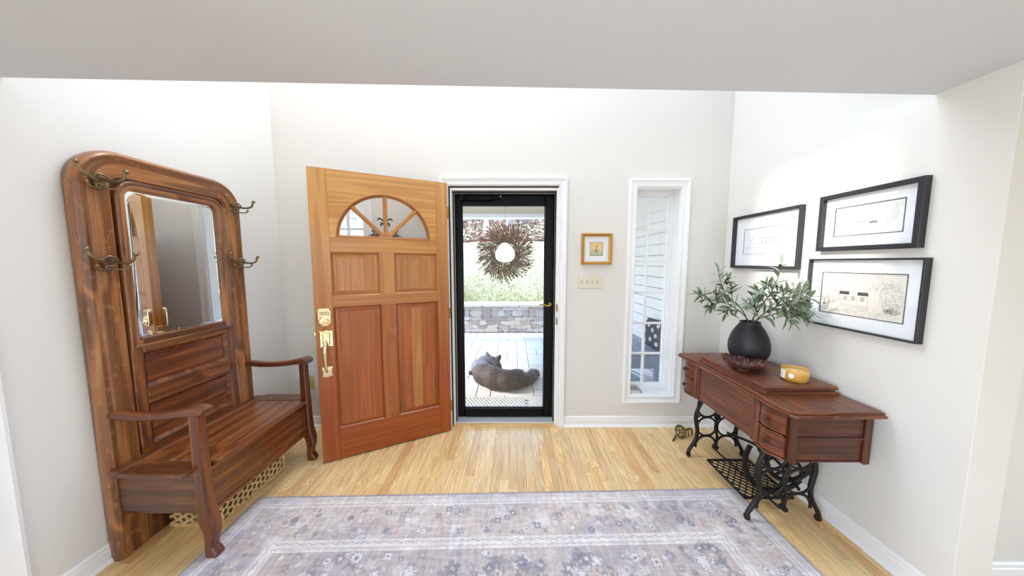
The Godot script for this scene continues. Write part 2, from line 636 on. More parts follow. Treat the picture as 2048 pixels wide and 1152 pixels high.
func room() -> void:
	# floor: strips of oak, one by one where they can be told apart
	var fl := struct("floor", "light oak strip floor running towards the front door")
	var mb := nb()
	mb.bb(P(-2.07, -0.12, -4.2), P(4.8, -0.019, 2.58), 0.0)
	put(mb, "subfloor", M.dark_gap, fl)
	mb = nb()
	mb.bb(P(-2.07, -0.019, -4.2), P(4.8, 0.0, 0.98), 0.0)
	put(mb, "floor_field", M.floor_wood, fl)
	mb = nb()
	mb.bb(P(1.9, -0.019, 0.98), P(4.8, 0.0, 1.19), 0.0)
	put(mb, "floor_field", M.floor_wood, fl)
	var w := 0.0572
	var x := XL
	while x < XR:
		var x1 := minf(x + w, XR)
		var d := 0.98
		var stop := DW
		var first := true
		while d < stop - 0.001:
			var L := rng.randf_range(0.4, 1.15)
			if first: L = rng.randf_range(0.15, 0.9)
			first = false
			var d1 := d + L
			if stop - d1 < 0.2: d1 = stop
			var warm := rng.randf()
			mb = nb(0.05, Color(0.98, 0.97, 0.95).lerp(Color(1.0, 0.9, 0.76), warm * warm))
			if rng.randf() < 0.1:
				mb = nb(0.06, Color(0.86, 0.72, 0.6))
			if d1 > 1.9 and x > -0.35 and x < 0.62 and rng.randf() < 0.75:
				mb.col = Color(mb.col.r * 0.88, mb.col.g * 0.88, mb.col.b * 0.93)   # worn grey by the door
			mb.bb(P(x + 0.0003, -0.019, d + 0.0003), P(x1 - 0.0003, 0.0, d1 - 0.0003), 0.0006)
			put(mb, "plank", M.floor_wood, fl)
			d = d1
		x = x1

	# entrance wall
	mb = nb()
	holed(mb, I(P(0, 0, 2.58)), [-2.07, -1.574, -1.202, -0.9, -0.508, 0.384, 0.6, 1.0, 1.372, 1.9], [-0.12, 0.0, 0.277, 2.012, 3.2, 4.5, 5.5], 0.16,
		[[-1.574, -1.202, 0.277, 2.012], [-0.508, 0.384, -0.0, 2.012], [1.0, 1.372, 0.277, 2.012], [-0.9, 0.6, 3.2, 4.5]])
	smesh(mb, "wall_front", M.wall_paint, "off-white painted wall with the front door opening and narrow sidelight")
	# left wall, with an unseen opening for the sun patch, another added for fill
	mb = nb()
	holed(mb, Transform3D(ZR, P(-2.07, 0, -4.2)), [0.0, 2.0, 3.6, 5.58, 6.18, 6.62], [-0.12, 0.5, 1.9, 3.95, 4.75, 5.5], 0.16, [[5.58, 6.18, 3.95, 4.75], [2.0, 3.6, 0.5, 1.9]])
	smesh(mb, "wall_left", M.wall_paint, "off-white painted wall behind the oak hall tree")
	mb = nb()
	mb.bb(P(XR, -0.02, 1.056), P(1.9, 5.5, 2.42), 0.002)
	smesh(mb, "wall_right", M.wall_paint, "off-white painted wall carrying the three black frames")
	mb = nb()
	mb.bb(P(1.9, -0.02, 1.19), P(4.8, 2.3, 1.35), 0.0)
	smesh(mb, "wall_beyond", M.wall_paint, "beige painted wall past the end of the framed wall")
	mb = nb()
	holed(mb, Transform3D(ZL, P(4.8, 0, 1.19)), [0.0, 0.79, 2.29, 5.39], [-0.12, 0.5, 1.9, 2.3], 0.16, [[0.79, 2.29, 0.5, 1.9]])
	smesh(mb, "wall_side", M.wall_paint, "painted side wall of the adjoining room")
	mb = nb()
	holed(mb, I(P(0, 0, -4.04)), [-2.07, -1.86, -1.14, 0.94, 1.76, 4.8], [-0.12, 0.5, 2.0, 2.3], 0.16, [[-1.86, -1.14, 0.5, 2.0], [0.94, 1.76, 0.5, 2.0]])
	smesh(mb, "wall_rear", M.wall_paint, "painted wall behind the viewer with two unseen windows")
	# low ceiling; its far edge runs slightly askew
	mb = nb()
	var poly := PackedVector2Array([Vector2(-2.07, 4.2), Vector2(4.8, 4.2), Vector2(4.8, -1.35), Vector2(1.9, -1.279), Vector2(-2.07, -1.155)])
	mb.slab(Transform3D(Basis(Vector3(1, 0, 0), Vector3(0, 0, 1), Vector3(0, -1, 0)), Vector3(0, HC + 0.2, 0)), poly, 0.0, 0.2, 0.0)
	smesh(mb, "ceiling", M.ceiling_paint, "flat grey-white low ceiling ending short of the entrance wall")
	mb = nb()
	poly = PackedVector2Array([Vector2(-2.07, -1.0), Vector2(1.9, -1.0), Vector2(1.9, -1.279), Vector2(-2.07, -1.155)])
	mb.slab(Transform3D(Basis(Vector3(1, 0, 0), Vector3(0, 0, 1), Vector3(0, -1, 0)), Vector3(0, 5.5, 0)), poly, 0.0, 3.2, 0.0)
	smesh(mb, "wall_upper", M.wall_paint, "painted upper wall above the edge of the low ceiling")
	mb = nb()
	holed(mb, Transform3D(Basis(Vector3(1, 0, 0), Vector3(0, 0, -1), Vector3(0, 1, 0)), Vector3(0, 5.4, 0)), [-2.07, -1.3, 1.3, 1.9], [1.0, 1.38, 2.23, 2.58], 0.15, [[-1.3, 1.3, 1.38, 2.23]])
	smesh(mb, "ceiling_upper", M.ceiling_paint, "high entrance ceiling with an opening for the unseen skylight")
	for q in [["unseen_window_2", P(-0.9, 3.2, 2.52), P(0.6, 4.5, 2.512), "unseen high window in the entrance wall, placed to light the hall"], ["unseen_window_3", P(-1.3, 5.5, 1.38), P(1.3, 5.508, 2.23), "unseen skylight pane in the high ceiling, placed to light the entrance"], ["unseen_window_4", P(-2.0, 3.95, 1.38), P(-1.992, 4.75, 1.98), "unseen small high window in the left wall, placed for the sun patch"], ["added_window_7", P(-2.0, 0.5, -2.2), P(-1.992, 1.9, -0.6), "added left wall window behind the viewer, for fill light"], ["added_window_8", P(4.87, 0.5, 0.4), P(4.878, 1.9, -1.1), "added window of the side room, for fill light"]]:  # panes out of view; the last two added for fill light
		mb = nb()
		mb.bb(q[1], q[2], 0.0)
		smesh(mb, q[0], M.pane, q[3])
	# two unseen windows behind the viewer, placed clear of the glass reflections
	for wq in [["unseen_window_5", -1.86, -1.14, "unseen rear window near the left wall"], ["unseen_window_6", 0.94, 1.76, "unseen rear window near the added dividing wall"]]:
		var rw := struct(wq[0], wq[3], P(wq[1], 0.5, -4.1))
		mb = nb()
		mb.bb(P(wq[1], 0.5, -4.124), P(wq[2], 2.0, -4.116), 0.0)
		put(mb, "pane", M.pane, rw)
		for k in 3:
			mb = nb()
			var xx: float = lerpf(wq[1], wq[2], k / 2.0)
			mb.bb(P(xx - 0.015, 0.5, -4.14), P(xx + 0.015, 2.0, -4.1), 0.003)
			put(mb, "glazing_bar", M.black_metal, rw)
		for yy in [0.515, 1.0, 1.5, 1.985]:
			mb = nb()
			mb.bb(P(wq[1], yy - 0.015, -4.138), P(wq[2], yy + 0.015, -4.102), 0.003)
			put(mb, "glazing_bar", M.black_metal, rw)
	mb = nb()
	mb.bb(P(1.9, -0.02, -4.04), P(2.05, 2.3, -0.3), 0.0)
	smesh(mb, "added_wall_divider", M.wall_paint, "added wall out of view that keeps rear light off the wall beyond")  # added to block rear light from the wall beyond

	# skirting
	base("baseboard_front", Transform3D(ZF, P(0.446, 0, DW)), XR - 0.446, "white baseboard below the light switch and sidelight")
	base("baseboard_front_left", Transform3D(ZF, P(XL, 0, DW)), -0.583 - XL, "white baseboard behind the open front door")
	base("baseboard_left", Transform3D(ZR, P(XL, 0, 1.055)), DW - 1.055, "white baseboard behind the oak hall tree")
	base("baseboard_right", Transform3D(ZL, P(XR, 0, DW)), DW - 1.056, "white baseboard behind the iron sewing table legs")
	base("baseboard_beyond", Transform3D(ZF, P(1.92, 0, 1.19)), 2.7, "white baseboard on the beige wall beyond")
	# cased opening on the left wall, just in the frame
	var t := struct("trim_1", "white casing at the near end of the left wall", P(XL, 0, 0.5))
	mb = nb()
	ushape(mb, Transform3D(ZR, P(XL, 0, 0.1)), 0.95, 2.05, [[0.0, 0.0], [0.0, 0.018], [0.012, 0.022], [0.03, 0.014], [0.07, 0.010], [0.085, 0.006], [0.085, 0.0]])
	put(mb, "casing", M.white_trim, t)
	mb = nb()
	mb.bb(P(XL, 0.005, 0.19), P(XL + 0.004, 1.96, 0.96), 0.001)
	put(mb, "door_panel", M.white_trim, t)

	# outlet behind the door leaf
	var o := thing("wall_outlet", P(-1.726, 0.33, DW), "yellowed ivory outlet plate low on the wall behind the open door", "outlet")
	mb = nb()
	mb.bb(P(-1.762, 0.332, DW), P(-1.692, 0.452, DW - 0.006), 0.003)
	put(mb, "cover_plate", M.old_ivory, o)
	for yy in [0.366, 0.418]:
		mb = nb()
		mb.bb(P(-1.742, yy - 0.014, DW - 0.006), P(-1.712, yy + 0.014, DW - 0.009), 0.002)
		var soc := put(mb, "socket", M.old_ivory, o)
		mb = nb()
		for sx in [-0.006, 0.006]:
			mb.bb(P(-1.727 + sx - 0.001, yy - 0.004, DW - 0.0085), P(-1.727 + sx + 0.001, yy + 0.006, DW - 0.0095), 0.0)
		put(mb, "slot", M.dark_slot, soc)
	# four-gang switch
	o = thing("light_switch", P(0.647, 1.19, DW), "ivory four-gang toggle switch plate under the gold frame", "switch")
	mb = nb()
	rim(mb, Transform3D(ZF, P(0.546, 1.194, DW)), 0.202, 0.112, [[0.0, 0.0], [0.0, 0.003], [0.004, 0.007]], true)
	put(mb, "cover_plate", M.ivory_plastic, o)
	for k in 4:
		var sx := 0.583 + k * 0.0425
		mb = nb()
		mb.box(Transform3D(Basis(Vector3.RIGHT, -0.45 if k < 3 else 0.45), P(sx, 1.25, DW - 0.010)), Vector3(0.010, 0.022, 0.014), 0.002)
		put(mb, "toggle", M.ivory_plastic, o)
		mb = nb()
		mb.bb(P(sx - 0.008, 1.238, DW - 0.0068), P(sx + 0.008, 1.262, DW - 0.0078), 0.0)
		put(mb, "slot", M.dark_slot, o)
		for yy in [1.222, 1.28]:
			mb = nb()
			mb.lathe(Transform3D(Basis(Vector3.RIGHT, PI / 2), P(sx, yy, DW - 0.007)), [Vector2(0.0035, 0), Vector2(0.003, 0.0015), Vector2(0.0001, 0.002)], 10)
			put(mb, "screw", M.ivory_plastic, o)


func base(called: String, xf: Transform3D, L: float, label: String) -> void:
	var o := struct(called, label, xf.origin)
	var mb := nb()
	var rows := []
	for q in [[0.0, 0.0], [0.0, 0.013], [0.060, 0.013], [0.064, 0.010], [0.080, 0.010], [0.085, 0.005], [0.09, 0.004], [0.09, 0.0]]:
		rows.append(PackedVector3Array([xf * Vector3(0, q[0], q[1]), xf * Vector3(L, q[0], q[1])]))
	mb.grid(rows, false, false, xf.basis * Vector3(0, 0.3, 1), 20.0)
	for xx in [0.0, L]:
		var pts := []
		for r in rows:
			pts.append(r[0] if xx == 0.0 else r[1])
		mb.fan(pts, (xf.basis * Vector3(-1 if xx == 0.0 else 1, 0, 0)).normalized())
	put(mb, "board", M.white_trim, o)
	mb = nb()
	rows = []
	for q in [[0.0, 0.013], [0.0, 0.025], [0.008, 0.024], [0.015, 0.019], [0.018, 0.013]]:
		rows.append(PackedVector3Array([xf * Vector3(0, q[0], q[1]), xf * Vector3(L, q[0], q[1])]))
	mb.grid(rows, false, false, xf.basis * Vector3(0, 0.3, 1), 40.0)
	put(mb, "shoe", M.white_trim, o)


const CASING := [[0.0, 0.0], [0.0, 0.019], [0.006, 0.023], [0.016, 0.023], [0.020, 0.018], [0.026, 0.018], [0.032, 0.014], [0.050, 0.012], [0.056, 0.016], [0.060, 0.012], [0.066, 0.010], [0.070, 0.0]]


func openings() -> void:
	# ---- door opening: casing, jambs, gasket, sill
	var t := struct("trim_2", "white moulded casing and jambs round the front door opening", P(-0.07, 0, DW))
	var mb := nb()
	ushape(mb, Transform3D(ZF, P(-0.583, 0, DW)), 1.029, 2.092, CASING)
	put(mb, "casing", M.white_trim, t)
	for q in [[P(-0.508, 0, 2.42), P(-0.488, 2.012, 2.60)], [P(0.364, 0, 2.42), P(0.384, 2.012, 2.60)], [P(-0.488, 1.99, 2.42), P(0.364, 2.012, 2.60)]]:
		mb = nb()
		mb.bb(q[0], q[1], 0.002)
		put(mb, "jamb", M.white_trim, t)
	for q in [[P(-0.488, 0.02, 2.455), P(-0.480, 1.982, 2.47)], [P(0.356, 0.02, 2.455), P(0.364, 1.982, 2.47)], [P(-0.488, 1.98, 2.455), P(0.364, 1.99, 2.47)]]:
		mb = nb()
		mb.bb(q[0], q[1], 0.001)
		put(mb, "gasket", M.dark_gap, t)
	# dark reveal line between casing and jamb
	mb = nb()
	ushape(mb, Transform3D(ZF, P(-0.512, 0, DW)), 0.9, 2.02, [[0.0, 0.001], [0.0, 0.004], [0.010, 0.004], [0.010, 0.001]])
	put(mb, "weatherstrip", M.dark_gap, t)
	# strike plates
	for yy in [1.035, 0.92]:
		mb = nb()
		mb.bb(P(0.368, yy - 0.03, 2.40), P(0.374, yy + 0.03, 2.43), 0.002)
		put(mb, "strike_plate", M.brass_dull, t)
	var th := struct("trim_3", "pale metal threshold with oak nosing at the front door", P(-0.07, 0, 2.45))
	mb = nb()
	mb.bb(P(-0.488, -0.02, 2.45), P(0.364, 0.014, 2.70), 0.004)
	put(mb, "sill_plate", M.sill_metal, th)
	mb = nb(0.0, Color(0.9, 0.8, 0.68))
	mb.bb(P(-0.508, -0.01, 2.40), P(0.384, 0.012, 2.45), 0.004)
	put(mb, "nosing", M.floor_wood, th)

	# ---- storm door
	var s := struct("door_2", "black metal full-glass storm door, closed, with a brass lever", P(-0.488, 0.016, 2.55))
	for q in [["stile", -0.488, -0.426, 0.016, 1.988], ["stile", 0.282, 0.364, 0.016, 1.988], ["rail", -0.426, 0.282, 1.892, 1.988], ["rail", -0.426, 0.282, 0.016, 0.100]]:
		mb = nb()
		mb.bb(P(q[1], q[3], 2.535), P(q[2], q[4], 2.575), 0.006)
		put(mb, q[0], M.black_metal, s)
	mb = nb()
	rim(mb, Transform3D(ZF, P(-0.436, 0.09, 2.535)), 0.728, 1.812, [[0.0, 0.0], [0.0, 0.008], [0.008, 0.008], [0.013, 0.0], [0.016, -0.01]])
	put(mb, "glazing_bead", M.black_metal, s)
	mb = nb()
	mb.bb(P(-0.43, 0.096, 2.553), P(0.286, 1.898, 2.557), 0.0)
	put(mb, "pane", M.pane, s)
	# closer along the top rail
	mb = nb()
	mb.tube([P(-0.40, 1.945, 2.52), P(-0.385, 1.945, 2.515), P(-0.16, 1.945, 2.515), P(-0.15, 1.945, 2.515)], [0.012, 0.018, 0.018, 0.012], 14)
	mb.tube([P(-0.15, 1.945, 2.515), P(-0.09, 1.945, 2.515)], 0.005, 8)
	mb.bb(P(-0.44, 1.925, 2.50), P(-0.405, 1.968, 2.535), 0.004)
	put(mb, "closer", M.black_metal, s, "black tube closer on the top rail")
	mb = nb()
	mb.bb(P(-0.10, 1.955, 2.534), P(-0.09, 1.97, 2.51), 0.002)
	put(mb, "closer_bracket", M.grey_metal, s)
	# lever
	mb = nb()
	mb.lathe(Transform3D(Basis(Vector3.RIGHT, PI / 2), P(0.332, 1.045, 2.535)), [Vector2(0.016, 0), Vector2(0.016, 0.006), Vector2(0.010, 0.010), Vector2(0.008, 0.045), Vector2(0.0001, 0.047)], 16)
	mb.tube(cr([P(0.332, 1.045, 2.492), P(0.300, 1.038, 2.487), P(0.268, 1.052, 2.486), P(0.232, 1.046, 2.487)], 6), [0.010, 0.010, 0.010, 0.010, 0.010, 0.009, 0.009, 0.009, 0.009, 0.008, 0.008, 0.008, 0.008, 0.008, 0.007, 0.007, 0.006, 0.006, 0.005], 10)
	put(mb, "handle", M.brass_dull, s, "brass lever handle")
	mb = nb()
	mb.lathe(Transform3D(Basis(Vector3.RIGHT, PI / 2), P(0.330, 1.16, 2.535)), [Vector2(0.011, 0), Vector2(0.011, 0.004), Vector2(0.004, 0.012), Vector2(0.0001, 0.013)], 14)
	put(mb, "lock_button", M.black_metal, s)
	mb = nb()
	mb.bb(P(-0.05, 0.044, 2.535), P(0.0, 0.062, 2.528), 0.002)
	put(mb, "latch", M.black_metal, s)

	sidelight("window_1", "tall narrow white casement sidelight with twelve panes, right of the front door", 0.0)
	sidelight("window_9", "matching sidelight hidden behind the open door, seen through its fan light and in the mirror", -2.574)


func sidelight(called: String, label: String, dx: float) -> void:
	var w := struct(called, label, P(1.186 + dx, 0.21, DW))
	var mb: MB
	mb = nb()
	rim(mb, Transform3D(ZF, P(0.943 + dx, 0.212, DW)), 0.493, 1.866, CASING)
	put(mb, "casing", M.white_trim, w)
	for q in [[P(1.0 + dx, 0.277, 2.42), P(1.012 + dx, 2.012, 2.58)], [P(1.360 + dx, 0.277, 2.42), P(1.372 + dx, 2.012, 2.58)], [P(1.012 + dx, 2.0, 2.42), P(1.360 + dx, 2.012, 2.58)], [P(1.012 + dx, 0.277, 2.42), P(1.360 + dx, 0.290, 2.58)]]:
		mb = nb()
		mb.bb(q[0], q[1], 0.002)
		put(mb, "jamb", M.white_trim, w)
	for q in [[P(1.012 + dx, 0.29, 2.535), P(1.034 + dx, 2.0, 2.575)], [P(1.330 + dx, 0.29, 2.535), P(1.360 + dx, 2.0, 2.575)], [P(1.034 + dx, 1.965, 2.535), P(1.330 + dx, 2.0, 2.575)], [P(1.034 + dx, 0.29, 2.535), P(1.330 + dx, 0.335, 2.575)]]:
		mb = nb()
		mb.bb(q[0], q[1], 0.006)
		put(mb, "sash", M.white_trim, w)
	# inner stop beads
	mb = nb()
	rim(mb, Transform3D(ZF, P(1.012 + dx, 0.29, 2.535)), 0.348, 1.71, [[0.0, 0.0], [0.0, 0.022], [0.006, 0.024], [0.010, 0.02], [0.014, 0.0]])
	put(mb, "stop_bead", M.white_trim, w)
	var ys := [0.335, 0.602, 0.876, 1.150, 1.422, 1.696, 1.965]
	for k in range(1, 6):
		mb = nb()
		mb.bb(P(1.034 + dx, ys[k] - 0.009, 2.54), P(1.330 + dx, ys[k] + 0.009, 2.566), 0.004)
		put(mb, "muntin", M.white_trim, w)
	mb = nb()
	mb.bb(P(1.157 + dx, 0.335, 2.538), P(1.177 + dx, 1.965, 2.564), 0.004)
	put(mb, "muntin", M.white_trim, w)
	for k in 6:
		for q in [[1.034, 1.157], [1.177, 1.330]]:
			mb = nb()
			mb.bb(P(q[0] + dx, ys[k] + 0.005, 2.552), P(q[1] + dx, ys[k + 1] - 0.005, 2.556), 0.0)
			put(mb, "pane", M.pane, w)
	mb = nb()
	mb.bb(P(1.03 + dx, 0.29, 2.49), P(1.12 + dx, 0.308, 2.53), 0.004)
	mb.tube([P(1.075 + dx, 0.305, 2.50), P(1.085 + dx, 0.322, 2.48)], 0.008, 8)
	mb.bar([P(1.08 + dx, 0.324, 2.49), P(1.10 + dx, 0.322, 2.46), P(1.108 + dx, 0.306, 2.43)], 0.016, 0.008, Vector3.UP, 0.002)
	mb.lathe(I(P(1.108 + dx, 0.292, 2.43)), [Vector2(0.0001, 0), Vector2(0.007, 0.002), Vector2(0.007, 0.016), Vector2(0.0001, 0.018)], 10)
	put(mb, "crank", M.grey_metal, w, "grey folding crank handle on the sill")

# ------------------------------------------------------------------ the open front door
func front_door() -> void:
	var e := Vector3(0.812, 0, -0.409).normalized()
	var xf := Transform3D(Basis(e, Vector3.UP, e.cross(Vector3.UP)), P(-1.32, 0, 1.933))
	var o := struct("door_1", "honey-brown panelled wooden front door standing open with fan light", P(-0.508, 0, 2.342))
	o.transform = Transform3D(xf.basis, P(-0.508, 0, 2.342))
	var H := 2.026
	var W := 0.909
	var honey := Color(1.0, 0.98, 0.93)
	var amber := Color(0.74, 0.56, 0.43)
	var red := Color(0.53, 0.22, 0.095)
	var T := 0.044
	# stiles, sun-faded at the top, with some light and shade in the tint
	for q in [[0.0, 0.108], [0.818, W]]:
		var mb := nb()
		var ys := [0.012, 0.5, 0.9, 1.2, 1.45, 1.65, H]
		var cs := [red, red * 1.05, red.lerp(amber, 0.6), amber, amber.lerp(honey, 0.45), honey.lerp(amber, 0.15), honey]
		var loops := [[q[0] + 0.002, 0.0], [q[0], -0.002], [q[0], -T], [q[1], -T], [q[1], -0.002], [q[1] - 0.002, 0.0]]
		for j in ys.size() - 1:
			for k in loops.size():
				var a: Array = loops[k]
				var b: Array = loops[(k + 1) % loops.size()]
				var nrm := xf.basis * Vector3(-(a[1] - b[1]), 0, (a[0] - b[0])).normalized()
				if nrm.dot(xf.basis * Vector3((a[0] + b[0]) * 0.5 - (q[0] + q[1]) * 0.5, 0, (a[1] + b[1]) * 0.5 + T / 2)) < 0.0: nrm = -nrm
				var pa := xf * Vector3(a[0], ys[j], a[1])
				var pb := xf * Vector3(b[0], ys[j], b[1])
				var pc := xf * Vector3(b[0], ys[j + 1], b[1])
				var pd := xf * Vector3(a[0], ys[j + 1], a[1])
				var ua := Vector2(a[0] + a[1], ys[j])
				var ub := Vector2(b[0] + b[1], ys[j])
				var uc := Vector2(b[0] + b[1], ys[j + 1])
				var ud := Vector2(a[0] + a[1], ys[j + 1])
				var flip := (pb - pa).cross(pc - pa).dot(nrm) > 0.0
				var seq := [[pa, ua, cs[j]], [pb, ub, cs[j]], [pc, uc, cs[j + 1]], [pa, ua, cs[j]], [pc, uc, cs[j + 1]], [pd, ud, cs[j + 1]]]
				if flip: seq = [seq[0], seq[2], seq[1], seq[3], seq[5], seq[4]]
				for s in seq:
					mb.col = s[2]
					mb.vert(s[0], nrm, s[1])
		for yy in [ys[0], H]:
			mb.col = honey if yy > 1 else red
			mb.fan([xf * Vector3(q[0], yy, -0.001), xf * Vector3(q[1], yy, -0.001), xf * Vector3(q[1], yy, -T), xf * Vector3(q[0], yy, -T)], Vector3.UP if yy > 1 else Vector3.DOWN)
		put(mb, "stile", M.door_wood, o)
	# rails
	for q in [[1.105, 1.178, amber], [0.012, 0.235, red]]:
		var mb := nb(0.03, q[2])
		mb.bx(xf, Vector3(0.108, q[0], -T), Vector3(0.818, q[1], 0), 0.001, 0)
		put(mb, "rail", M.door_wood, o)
	# centre stiles
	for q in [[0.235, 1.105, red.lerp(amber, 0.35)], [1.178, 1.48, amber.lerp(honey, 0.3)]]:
		var mb := nb(0.02, q[2])
		mb.bx(xf, Vector3(0.408, q[0], -T), Vector3(0.508, q[1], 0), 0.001, 1)
		put(mb, "centre_stile", M.door_wood, o)
	# top board cut by the fan, and the rail below it
	var cx := 0.459
	var cy := 1.58
	var R := 0.312
	var poly := PackedVector2Array([Vector2(0.818, cy), Vector2(0.818, H), Vector2(0.108, H), Vector2(0.108, cy)])
	for k in 33:
		var an := PI - PI * k / 32.0
		poly.append(Vector2(cx + cos(an) * R, cy + sin(an) * R))
	var mb2 := nb(0.0, honey)
	var sw := MB.new()
	sw.col = honey
	sw.slab(xf, poly, -T, 0.0, 0.001)
	for i in sw.t.size():
		sw.t[i] = Vector2(sw.t[i].y, sw.t[i].x)
	put(sw, "fan_rail", M.door_wood, o)
	mb2 = nb(0.0, amber.lerp(honey, 0.55))
	mb2.bx(xf, Vector3(0.108, 1.48, -T), Vector3(0.818, cy, 0), 0.001, 0)
	put(mb2, "rail", M.door_wood, o)
	# moulding round the fan
	mb2 = nb(0.0, amber)
	var rows := []
	for q in [[0.002, 0.0005], [-0.004, 0.003], [-0.010, -0.003], [-0.016, -0.016], [-0.018, -0.03]]:
		var row := PackedVector3Array()
		row.append(xf * Vector3(cx - R - q[0], cy - q[0], q[1]))
		row.append(xf * Vector3(cx - 0.05, cy - q[0], q[1]))
		row.append(xf * Vector3(cx + 0.05, cy - q[0], q[1]))
		row.append(xf * Vector3(cx + R + q[0], cy - q[0], q[1]))
		for k in 33:
			var an := PI * k / 32.0
			row.append(xf * Vector3(cx + cos(an) * (R + q[0]), cy + maxf(sin(an), 0.001) * (R + q[0]), q[1]))
		rows.append(row)
	mb2.grid(rows, true, false, xf.basis.z, 35.0, true)
	put(mb2, "fan_moulding", M.door_wood, o)
	# spokes
	for an in [45.0, 90.0, 135.0]:
		mb2 = nb(0.05, amber.lerp(honey, 0.3))
		var d := Vector2(cos(deg_to_rad(an)), sin(deg_to_rad(an)))
		var b := Basis(xf.basis * Vector3(d.y, -d.x, 0), xf.basis * Vector3(d.x, d.y, 0), xf.basis.z)
		var o2 := xf * Vector3(cx, cy, 0)
		mb2.bx(Transform3D(b, o2), Vector3(-0.014, 0.03, -0.034), Vector3(0.014, R - 0.008, -0.004), 0.006)
		put(mb2, "spoke", M.door_wood, o)
	mb2 = nb(0.0, amber.lerp(honey, 0.3))
	var hub := PackedVector2Array()
	for k in 13:
		hub.append(Vector2(cx + cos(PI * k / 12.0) * 0.052, cy - 0.01 + sin(PI * k / 12.0) * 0.052))
	mb2.slab(xf, hub, -0.036, -0.002, 0.004)
	put(mb2, "fan_hub", M.door_wood, o)
	for k in 4:
		var pp := PackedVector2Array()
		for j in 9:
			var an := deg_to_rad(45.0 * (k + j / 8.0))
			pp.append(Vector2(cx + cos(an) * (R - 0.004), cy + sin(an) * (R - 0.004)))
		pp.append(Vector2(cx + cos(deg_to_rad(45.0 * (k + 1))) * 0.03, cy + sin(deg_to_rad(45.0 * (k + 1))) * 0.03))
		pp.append(Vector2(cx + cos(deg_to_rad(45.0 * k)) * 0.03, cy + sin(deg_to_rad(45.0 * k)) * 0.03))
		mb2 = nb()
		mb2.slab(xf, pp, -0.024, -0.020, 0.0)
		put(mb2, "pane", M.pane, o)
	# raised panels, each of glued-up boards, with their own mouldings
	for q in [[0.108, 0.408, 1.178, 1.48, 1], [0.508, 0.818, 1.178, 1.48, 1], [0.108, 0.408, 0.235, 1.105, 0], [0.508, 0.818, 0.235, 1.105, 0]]:
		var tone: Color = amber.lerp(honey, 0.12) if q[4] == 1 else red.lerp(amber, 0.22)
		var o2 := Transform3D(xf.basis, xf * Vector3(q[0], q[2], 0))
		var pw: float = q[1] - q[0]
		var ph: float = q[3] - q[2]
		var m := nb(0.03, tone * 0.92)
		rim(m, o2, pw, ph, [[0.0, 0.0], [0.002, 0.001], [0.007, -0.004], [0.010, -0.010], [0.012, -0.016]])
		put(m, "panel_moulding", M.door_wood, o)
		m = nb(0.04, tone)
		rim(m, o2, pw, ph, [[0.010, -0.015], [0.014, -0.014], [0.036, -0.005], [0.038, -0.0065], [0.039, -0.0065]], false)
		var panel := put(m, "panel", M.door_wood, o)
		var xs := [0.039, 0.039 + (pw - 0.078) * rng.randf_range(0.25, 0.4), 0.039 + (pw - 0.078) * rng.randf_range(0.55, 0.75), pw - 0.039]
		for k in 3:
			var c: Color = tone * rng.randf_range(0.9, 1.12)
			if q[4] == 0 and q[0] > 0.4 and k == 1:
				c = amber.lerp(honey, 0.2)
			m = nb(0.0, c)
			m.bx(o2, Vector3(xs[k], 0.039, -0.02), Vector3(xs[k + 1], ph - 0.039, -0.0065), 0.0, 1)
			put(m, "board", M.door_wood, panel)
	# scratches left by a paw low on the right panel
	var m3 := nb(0.0, Color(0.3, 0.17, 0.12))
	for k in 26:
		var sx := rng.randf_range(0.45, 0.80)
		var sy := rng.randf_range(0.30, 0.52) * (0.7 + 0.4 * (sx - 0.4))
		if absf(sx - 0.51) < 0.014: continue
		var zz := 0.0 if sx < 0.508 else -0.0062
		m3.bx(xf, Vector3(sx, sy, zz - 0.001), Vector3(sx + rng.randf_range(0.002, 0.005), sy + rng.randf_range(0.02, 0.07), zz + 0.0003), 0.0)
	var sc := put(m3, "scratch", M.door_wood, o)
	sc.set_meta("kind", "stuff")
	# keypad deadbolt
	var kx := 0.056
	var pad := nb()
	var outl := PackedVector2Array()
	for k in 17:
		outl.append(Vector2(kx + cos(PI + PI * k / 16.0) * 0.041, 1.018 + sin(PI + PI * k / 16.0) * 0.041))
	outl.append(Vector2(kx + 0.041, 1.085)); outl.append(Vector2(kx + 0.030, 1.10)); outl.append(Vector2(kx - 0.030, 1.10)); outl.append(Vector2(kx - 0.041, 1.085))
	pad.slab(xf, outl, 0.0, 0.022, 0.005)
	var lock := put(pad, "keypad_lock", M.brass, o, "polished brass keypad deadbolt")
	for j in 2:
		for k in 5:
			pad = nb()
			pad.bx(xf, Vector3(kx - 0.0255 + k * 0.0115, 1.072 - j * 0.013, 0.021), Vector3(kx - 0.0185 + k * 0.0115, 1.079 - j * 0.013, 0.024), 0.001)
			put(pad, "button", M.dark_slot, lock)
	pad = nb()
	pad.lathe(xf * Transform3D(Basis(Vector3.RIGHT, PI / 2), Vector3(kx, 1.018, 0.02)), [Vector2(0.033, 0), Vector2(0.033, 0.006), Vector2(0.028, 0.010), Vector2(0.024, 0.008), Vector2(0.020, 0.014), Vector2(0.013, 0.016), Vector2(0.012, 0.013), Vector2(0.0001, 0.013)], 24)
	put(pad, "dial", M.brass, lock)
	# handle set: backplate, grip, foot plate
	pad = nb()
	var bp := PackedVector2Array()
	for q in [[-0.044, -0.058], [-0.038, -0.05], [-0.038, 0.045], [-0.046, 0.056], [-0.02, 0.054], [0.0, 0.062], [0.02, 0.054], [0.046, 0.056], [0.038, 0.045], [0.038, -0.05], [0.044, -0.058], [0.02, -0.052], [0.0, -0.060], [-0.02, -0.052]]:
		bp.append(Vector2(0.060 + q[0], 0.892 + q[1]))
